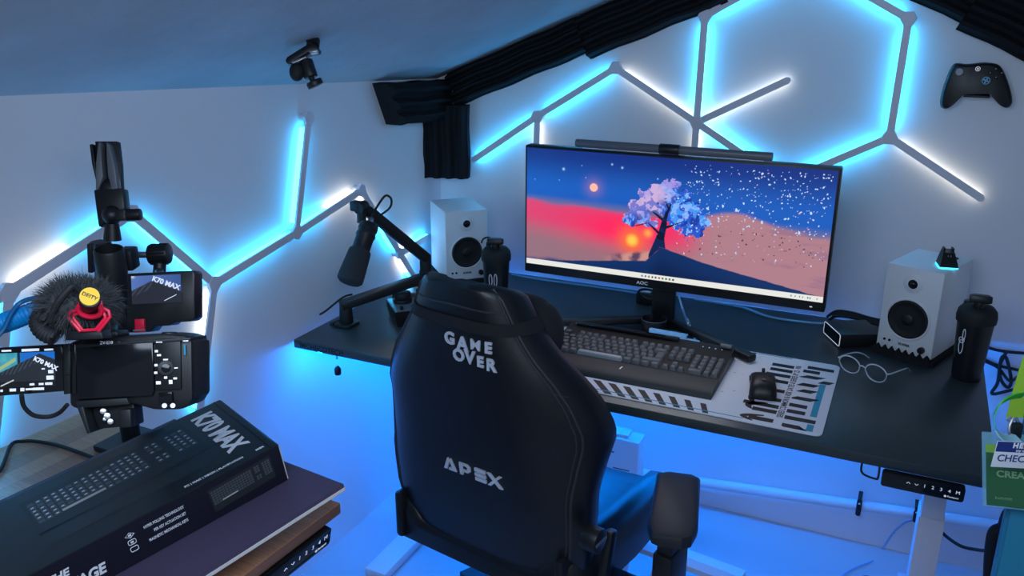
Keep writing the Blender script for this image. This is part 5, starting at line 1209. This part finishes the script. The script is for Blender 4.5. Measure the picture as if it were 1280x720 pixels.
# ------------------------------------------------------------------ game controller on the wall
cpn = at(1220, 105, 'y', YB-.035)
gc = thing('game_controller', 'black game controller hanging on the white wall at the upper right', 'game controller', (cpn.x, cpn.y, cpn.z))
sc = (cpn-CAM).dot(FW)/FPX
def G(x, y): q = at(x, y, 'y', YB-.035)-cpn; return (q.x, q.z)
out = [G(*p) for p in ((1195, 79), (1210, 80), (1230, 78), (1246, 80), (1253, 86), (1259, 99), (1264, 115), (1265.5, 127), (1262, 133.5), (1256, 134.5), (1250, 130), (1242, 121), (1237, 117.5), (1205, 118.5), (1199, 122), (1188, 132.5), (1182, 136), (1177, 134.5), (1175, 128), (1178, 112), (1184, 95), (1189, 84))]
out = [(p.x, p.y) for p in catmull([V((x, y, 0)) for x, y in out], 4, closed=True)]
cen = V((sum(p[0] for p in out)/len(out), sum(p[1] for p in out)/len(out)))
b = MB(); R = []
for z, k in ((-.018, .90), (-.014, .965), (-.004, 1.0), (.008, .985), (.014, .95), (.017, .88)): R.append([(cen.x+(x-cen.x)*k, cen.y+(y-cen.y)*k, z) for x, y in out])
b.loft(R, M_black, M=frame((0, 0, 0), (1, 0, 0), (0, 0, 1))); b.build('shell', gc, smooth=50)
Fg = frame((0, -.0165, 0), (1, 0, 0), (0, 0, 1))
def gxy(x, y): return Fg @ V((*G(x, y), 0))
for n_, (x, y), r in (('left_stick', (1199, 89), .0085), ('right_stick', (1222.5, 112), .0001)):
    if r < .001: continue
    b = MB(); c = gxy(x, y); b.cyl(c, c+V((0, -.010, 0)), r*.55, M_black, seg=18); b.lathe([(r*.75, .0095), (r, .010), (r, .0125), (r*.8, .0125), (0, .0115)], mat('grey_stick_cap', (.30, .33, .36), .4), 24, M=Matrix.Translation(c) @ Matrix.Rotation(PI/2, 4, 'X')); b.build(n_, gc)  # stick cap is a lighter grey than the shell
b = MB(); c = gxy(1232, 100); b.cyl(c, c+V((0, -.0025, 0)), .0105, M_black, seg=24); M_bl = mat('light_blue_pad', srgb(120, 185, 225), .4); b.lathe([(.0095, .0035), (.0078, .0040), (.0078, .0030)], M_bl, 24, M=Matrix.Translation(c) @ Matrix.Rotation(PI/2, 4, 'X')); b.box(c+V((0, -.0032, 0)), (.013, .0014, .0034), M_bl, rot=(0, .4, 0)); b.box(c+V((0, -.0032, 0)), (.0034, .0014, .013), M_bl, rot=(0, .4, 0)); b.build('direction_pad', gc)
b = MB(); c = gxy(1222, 85.5); b.lathe([(.0058, .0012), (.0046, .0016), (.0046, .0008)], M_icon, 22, M=Matrix.Translation(c) @ Matrix.Rotation(PI/2, 4, 'X'))
for s_ in (-1, 1): b.tube([c+V((-.0034*s_, -.0016, .0034)), c+V((0, -.0016, 0)), c+V((.0034*s_, -.0016, -.0034))], .0006, M_icon, 5)
b.build('emblem', gc)
for k, (x, y) in enumerate(((1246, 86), (1239, 91), (1246, 96.5), (1253, 91))):
    b = MB(); c = gxy(x-1, y); b.cyl(c, c+V((0, -.003, 0)), .0033, M_gloss, seg=16, bev=.0006); b.build('face_button', gc)
b = MB(); c0, c1 = G(1205, 117.5), G(1238, 117); b.box(((c0[0]+c1[0])/2, .004, c0[1]-.003), (c1[0]-c0[0], .046, .004), M_matte, bev=.001); b.box(((c0[0]+c1[0])/2, .0275, c0[1]+.02), (c1[0]-c0[0], .004, .06), M_matte, bev=.001)
tag(b.build('controller_mount', loc=gc.location), 'small black wall bracket carrying the game controller', 'bracket')

# ------------------------------------------------------------------ pipe, boxes and cables under the desk
pa = at(800, 592, 'y', YB-.035); pbb = at(1262, 660, 'y', YB-.035); pa.y = pbb.y = YB-.032
pipe = tag(MB().tube([pa, pa.lerp(pbb, .5), pbb], .0165, M_white, 16).build('heating_pipe'), 'pale pipe running low along the back wall under the desk', 'pipe')
b = MB(); b.tube(catmull([pa, pa+V((-.03, 0, -.004)), pa+V((-.05, 0, -.03)), pa+V((-.052, 0, -.10)), V((pa.x-.052, pa.y, .004))], 5), .017, M_white, 14); b.build('elbow', pipe)
for k, (x, y, lab) in enumerate(((1074, 631, 'black pipe clip on the low wall pipe left of the desk leg'), (1145, 642, 'black pipe clip beside the right desk leg'))):
    c = at(x, y, 'y', YB-.035); c.y = YB-.032
    b = MB(); d = (pbb-pa).normalized()
    b.tube([c+V((0, -.0205*math.cos(a), .0205*math.sin(a))) for a in [k2*PI/8-PI/2 for k2 in range(9)]], .0055, M_black, 8)
    F_ = frame(c+V((0, -.0172, 0)), (1, 0, 0), (0, 0, 1)); b.prism(rrect(.0150, .058 if k == 0 else .040, .0074), .004, M_black, M=F_); b.cyl(F_ @ V((0, .014, .004)), F_ @ V((0, .014, .0050)), .0032, M_print, seg=12)
    b.box(c+V((0, .008, .026)), (.012, .048, .004), M_black)
    tag(b.build('pipe_clip'), lab, 'pipe clip', 'black pipe clips')
b = MB(); b.tube(catmull([at(1143, 650, 'y', YB-.02), at(1130, 654, 'y', YB-.012), at(1115, 668, 'y', YB-.012), at(1098, 694, 'y', YB-.012), at(1088, 702, 'z', .005), at(1070, 709, 'z', .005), at(1050, 722, 'z', .005), at(1035, 740, 'z', .005)], 8), .0028, M_palecable, 8)
tag(b.build('floor_cable'), 'thin pale cable dropping from the pipe clip and running across the floor', 'cable')
b = MB(); b.tube(catmull([at(1170, 655, 'y', 2.15), at(1180, 668, 'y', 2.15), at(1200, 682, 'y', 2.12), at(1220, 687, 'y', 2.1), at(1240, 689, 'y', 2.0)], 8), .0042, M_rubber, 8)
tag(b.build('sagging_black_cable'), 'black cable sagging to the right from the right desk leg', 'cable')
wb0 = at(757, 545, 'y', 2.30); wb1 = at(796, 615, 'y', 2.30)
wbx = thing('computer_tower', 'white vented computer tower on the floor under the desk behind the chair', 'computer', (wb1.x-.11, 2.335, 0))
tw, td, thh = .22, .07, wb0.z
b = MB(); b.box((0, 0, .015+thh/2-.008), (tw, td, thh-.015), M_white, bev=.006); b.build('case', wbx)
b = MB()
for k in range(9): b.box((.055, -td/2-.0004, .135+.010*k), (.055, .0016, .004), M_grey, bev=.0004)
b.build('vent_slots', wbx, smooth=0)
b = MB(); b.box((-.03, -td/2-.0006, thh-.05), (.12, .0016, .004), M_grey); b.box((.0, .0, thh+.006), (.14, .05, .012), M_white, bev=.003); b.build('top_grille', wbx)
b = MB()
for sx in (-1, 1):
    for sy in (-1, 1): b.cyl((sx*tw*.4, sy*td*.4, .0004), (sx*tw*.4, sy*td*.4, .016), .012, M_rubber, seg=12)
b.build('foot', wbx)
# low white rack on the floor
RZ = .17; ra = at(843, 682, 'z', RZ); rb_ = at(930, 714, 'z', RZ); xv = (rb_-ra); xv.z = 0; xv.normalize()
yv = V((-xv.y, xv.x, 0)); L = .46; c = rb_-xv*L/2-yv*.0
rk = thing('low_rack', 'low white rack with slanted supports on the floor right of the chair', 'rack', (c.x, c.y-.02, 0), rz=math.atan2(xv.y, xv.x))
b = MB(); b.loft([[(x, -.030, RZ-.028), (x, .030, RZ-.028), (x, .026, RZ), (x, -.010, RZ), (x, -.030, RZ-.012)] for x in (-L/2, L/2-.03, L/2)], M_white); b.build('top_rail', rk, smooth=0)
for k in range(3):
    x = L/2-.09-.13*k
    b = MB(); b.loft([[(x-.022, -.022, RZ-.028), (x+.022, -.022, RZ-.028), (x+.022, .022, RZ-.028), (x-.022, .022, RZ-.028)], [(x-.030, -.075, .001), (x+.018, -.075, .001), (x+.018, -.025, .001), (x-.030, -.025, .001)]], M_white); b.build('support', rk, smooth=0)
b = MB(); b.box((L/2-.02, -.06, .03), (.05, .04, .058), M_black, bev=.005); b.build('end_weight', rk)
# black bag hanging at the lower right and dark things at the desk foot
bg = at(1225, 690, 'y', 1.75); bag = thing('black_bag', 'black bag with looped straps on the floor at the lower right, beside the teal-lit cabinet', 'bag', (bg.x+.03, 1.75, 0))
bi = lambda x, y, k=1.75: at(x, y, 'y', k)-V((bg.x+.03, 1.75, 0))
zb_ = bi(1225, 700).z
b = MB(); b.box((.12, .06, .052), (.17, .14, .10), M_suede, bev=.04, seg=4); b.build('bag_body', bag)
b = MB(); b.tube(catmull([bi(1236, 735), bi(1237, 700), bi(1241, 668), bi(1249, 661), bi(1256, 663), bi(1252, 690), bi(1246, 725), bi(1246, 745)], 7), .011, M_suede, 10); b.build('strap', bag)
b = MB(); b.tube(catmull([bi(1248, 730), bi(1252, 695), bi(1262, 650), bi(1272, 640), bi(1292, 640)], 7), [.02]*40 if False else .018, M_suede, 10); b.build('strap', bag)
for (x, y, r, lab) in ((1124, 722, .040, 'round black lump on the floor left of the right desk leg'), (1190, 722, .05, 'round black lump on the floor right of the right desk leg')):
    p = at(x, y+18, 'y', 2.24 if x < 1160 else 2.26); p.x = .155+(-.108 if x < 1160 else .112)
    b = MB(); b.loft([[(p.x+rr*math.cos(a), p.y+rr*.8*math.sin(a), z) for a in [k*PI/10 for k in range(20)]] for z, rr in ((.001, r*1.3), (p.z*.5, r*1.35), (p.z*.9, r*1.1), (p.z+r*.35, r*.6), (p.z+r*.45, r*.15))], M_suede)
    tag(b.build('black_pouch', smooth=60), lab, 'pouch', 'black pouches at the desk foot')
# wire tangle on the wall
b = MB(); W = lambda x, y, k=.012: at(x, y, 'y', YB-k)
b.tube(catmull([W(1225, 428), W(1240, 436), W(1262, 440), W(1290, 442)], 7), .0042, M_rubber, 7)
b.tube(catmull([W(1228, 448), W(1245, 456), W(1270, 462), W(1290, 466)], 7), .0042, M_rubber, 7)
b.tube(catmull([W(1258, 440, .02), W(1250, 456, .02), W(1251, 474, .02), W(1259, 484, .02), W(1264, 478, .02), W(1262, 462, .02), W(1257, 446, .02), W(1251, 450, .02), W(1247, 478, .02), W(1240, 492, .02), W(1262, 488, .02), W(1290, 480, .02)], 7), .0045, M_rubber, 7)
b.tube(catmull([W(1232, 452), W(1248, 460), W(1262, 476, .03), W(1275, 470, .03), W(1290, 474)], 7), .0040, M_rubber, 7)
tag(b.build('wire_tangle'), 'tangle of black wires on the wall right of the desk', 'wires')

# ------------------------------------------------------------------ cabinet coloured as lit teal, and lanyards at the right edge
D6 = 1.22; ea = atd(1240, 720, D6); eb_ = atd(1274, 560, D6); exy = V(((ea.x+eb_.x)/2, (ea.y+eb_.y)/2, 0))
M_teal_lit = mat('white_lacquer_teal_lit', srgb(28, 118, 150), .5)  # white panel, the teal light on it is put into the base colour
cab = thing('teal_lit_cabinet', 'tall white cabinet side coloured as if lit teal at the lower right frame edge', 'cabinet', exy, rz=-math.radians(8))
ch_ = 1.25
b = MB(); b.box((.21, .20, ch_/2+.02), (.42, .40, ch_-.04), M_teal_lit, bev=.004); b.build('carcass', cab)
b = MB(); b.box((.21, -.009, ch_/2+.03), (.41, .016, ch_-.08), M_teal_lit, bev=.003); dr = b.build('door', cab)
b = MB(); b.tube([(.37, -.018, .60), (.37, -.040, .61), (.37, -.040, .73), (.37, -.018, .74)], .005, M_steel, 8); b.build('handle', dr)
b = MB(); b.box((.21, .20, .02), (.38, .36, .04), M_black); b.build('plinth', cab)
D7 = 1.14
def R7(x, y, k=0): return atd(x, y, D7+k)
M_lime = mat('lime_lanyard', srgb(150, 195, 50), .7); M_green = mat('green_wristband', srgb(20, 185, 40), .45); M_pale = mat('pale_wristband', srgb(165, 215, 230), .5)
def strap(bld, pts, w, th, m):
    # flat band along pts, width in the RT direction
    R = []
    for p in pts:
        p = V(p); R.append([p-RT*w/2-FW*th/2, p+RT*w/2-FW*th/2, p+RT*w/2+FW*th/2, p-RT*w/2+FW*th/2])
    bld.loft(R, m)
b = MB(); strap(b, [R7(1300, 420), R7(1288, 450), R7(1276, 490), R7(1268, 522)], .022, .0015, M_lime); strap(b, [R7(1320, 420, .01), R7(1302, 455, .01), R7(1284, 500, .01), R7(1270, 522, .004)], .022, .0015, mat('dark_green_lanyard', srgb(105, 140, 45), .7))
ci_ = (Matrix.Translation(exy) @ Matrix.Rotation(-math.radians(8), 4, 'Z')).inverted(); h_ = ci_ @ R7(1310, 421, .006)
bb = MB(); bb.tube([V((.03, .02, h_.z)), V((h_.x, h_.y+.004, h_.z)), V((h_.x, h_.y-.014, h_.z)), V((h_.x, h_.y-.016, h_.z+.012))], .004, M_steel, 8); bb.build('hook', cab)
ly = b.build('lanyard', smooth=0); tag(ly, 'lime green lanyard with a metal clip at the right frame edge', 'lanyard')
b = MB(); b.tube(catmull([R7(1268, 522), R7(1263, 530), R7(1262, 540), R7(1266, 548), R7(1273, 546), R7(1276, 536), R7(1272, 527)], 6, closed=True), .0022, M_steel, 7); b.box(R7(1270, 538), (.014, .010, .022), M_black, bev=.003, rot=(0, 0, YAW)); b.tube([R7(1262, 528), R7(1258, 524), R7(1263, 519)], .0015, M_steel, 6); b.build('metal_clip', ly)
b = MB(); pts = catmull([R7(1280, 494, -.02), R7(1266, 496, -.03), R7(1252, 503, -.035), R7(1243, 518, -.03), R7(1243, 533, -.025), R7(1251, 545, -.02), R7(1263, 550, -.015), R7(1272, 547, -.008)], 6)
n = len(pts); 
for (i0, i1, m) in ((0, int(n*.45), M_green), (int(n*.45)-1, int(n*.62), mat('mid_wristband', srgb(70, 190, 190), .5)), (int(n*.62)-1, n, M_pale)):
    R = []
    for k in range(i0, i1):
        p = pts[k]; d = (pts[min(k+1, n-1)]-pts[max(k-1, 0)]).normalized(); nrm = d.cross(FW).normalized(); wv = (FW+nrm*.55).normalized(); th_ = wv.cross(d).normalized()*.0008
        R.append([p-wv*.009-th_, p+wv*.009-th_, p+wv*.009+th_, p-wv*.009+th_])
    b.loft(R, m)
tag(b.build('wristband', smooth=40), 'green and pale blue wristband looped through the lanyard clip', 'wristband')
# badge holder with a green card
bo = R7(1256, 545, .012); Mb = frame(bo, RT*.86-FW*.52, V((0, 0, 1)))
bd_ = thing('badge_holder', 'clear badge holder with a green card hanging from the lanyard', 'badge', M=Mb)
bw, bh = .075, .112; cxb = .010; czb = -.052
b = MB(); b.box((cxb, czb, 0), (bw, bh, .0030), mat('tinted_sleeve', (.25, .55, .70), .15, alpha=.45), bev=.0012); b.build('sleeve', bd_)
b = MB(); b.box((cxb+.001, czb-.008, .0018), (bw-.008, bh-.022, .0006), mat('green_card', srgb(40, 95, 60), .5)); b.box((cxb+.001, czb+.033, .0020), (bw-.008, .012, .0006), mat('light_green_card', srgb(130, 180, 70), .5)); b.text('CREATOR', .0135, mat('pale_green_print', srgb(125, 165, 125), .6), Matrix.Translation((cxb+.010, czb-.004, .0024)), h=.0003, bold=.0004); b.text('summit', .007, MATS['pale_green_print'], Matrix.Translation((cxb-.012, czb-.040, .0024)), h=.0003)
b.build('card', bd_, smooth=0)
# name sticker
bo = R7(1247, 551, -.03); Mb = frame(bo, RT-V((0, 0, .06)), V((0, 0, 1)))
st = thing('name_badge', 'blue and white name badge reading HELLO in front of the badge holder', 'badge', M=Mb)
sw_, sh_ = .080, .038
M_navy = mat('navy_print', srgb(22, 48, 120), .5)
b = MB(); b.box((sw_/2, -sh_/2, 0), (sw_, sh_, .0016), mat('white_card', (.72, .74, .78), .6), bev=.0005); b.build('badge_plate', st)
b = MB(); b.box((sw_/2, -sh_*.20, .0010), (sw_-.0006, sh_*.38, .0006), M_navy); b.build('blue_header', st)
b = MB(); b.text('HELLO', .0098, M_print, Matrix.Translation((.021, -.0052, .0014)), h=.0002, bold=.0005, align='LEFT', spacing=1.25); b.text('my name is', .0056, M_print, Matrix.Translation((.0265, -.0121, .0014)), h=.0002, bold=.0001, align='LEFT'); b.text('CHECO', .0140, M_navy, Matrix.Translation((.0045, -.0245, .0012)), h=.0002, bold=.0002, align='LEFT'); b.build('badge_lettering', st)

# ------------------------------------------------------------------ light
lp = thing('added_fill_lamp', 'added flat white fill lamp, unseen under the roof ridge above the viewer', 'lamp', (-.24, .42, 1.735))  # unseen fitting, added only to raise the room brightness
b = MB(); b.box((0, 0, .012), (.96, .76, .024), M_white, bev=.004); b.build('fill_lamp_housing', lp)
b = MB(); b.cyl((0, 0, .02), (0, 0, .245), .012, M_white, seg=12); b.build('rod', lp)
area('added_fill_light', (-.24, .42, 1.732), (math.radians(28), 0, math.radians(0)), .92, .70, 18.5, (.66, .80, 1.0))  # added fill light for the walls and desk, no known source
w = bpy.data.worlds.new('World'); S.world = w; w.use_nodes = True
nt = w.node_tree; bg = nt.nodes['Background']; bg.inputs['Color'].default_value = (.34, .42, .56, 1); bg.inputs['Strength'].default_value = .55
S.view_settings.view_transform = 'Standard'; S.view_settings.look = 'None'; S.view_settings.gamma = 1; S.view_settings.exposure = 0; S.view_settings.use_curve_mapping = False
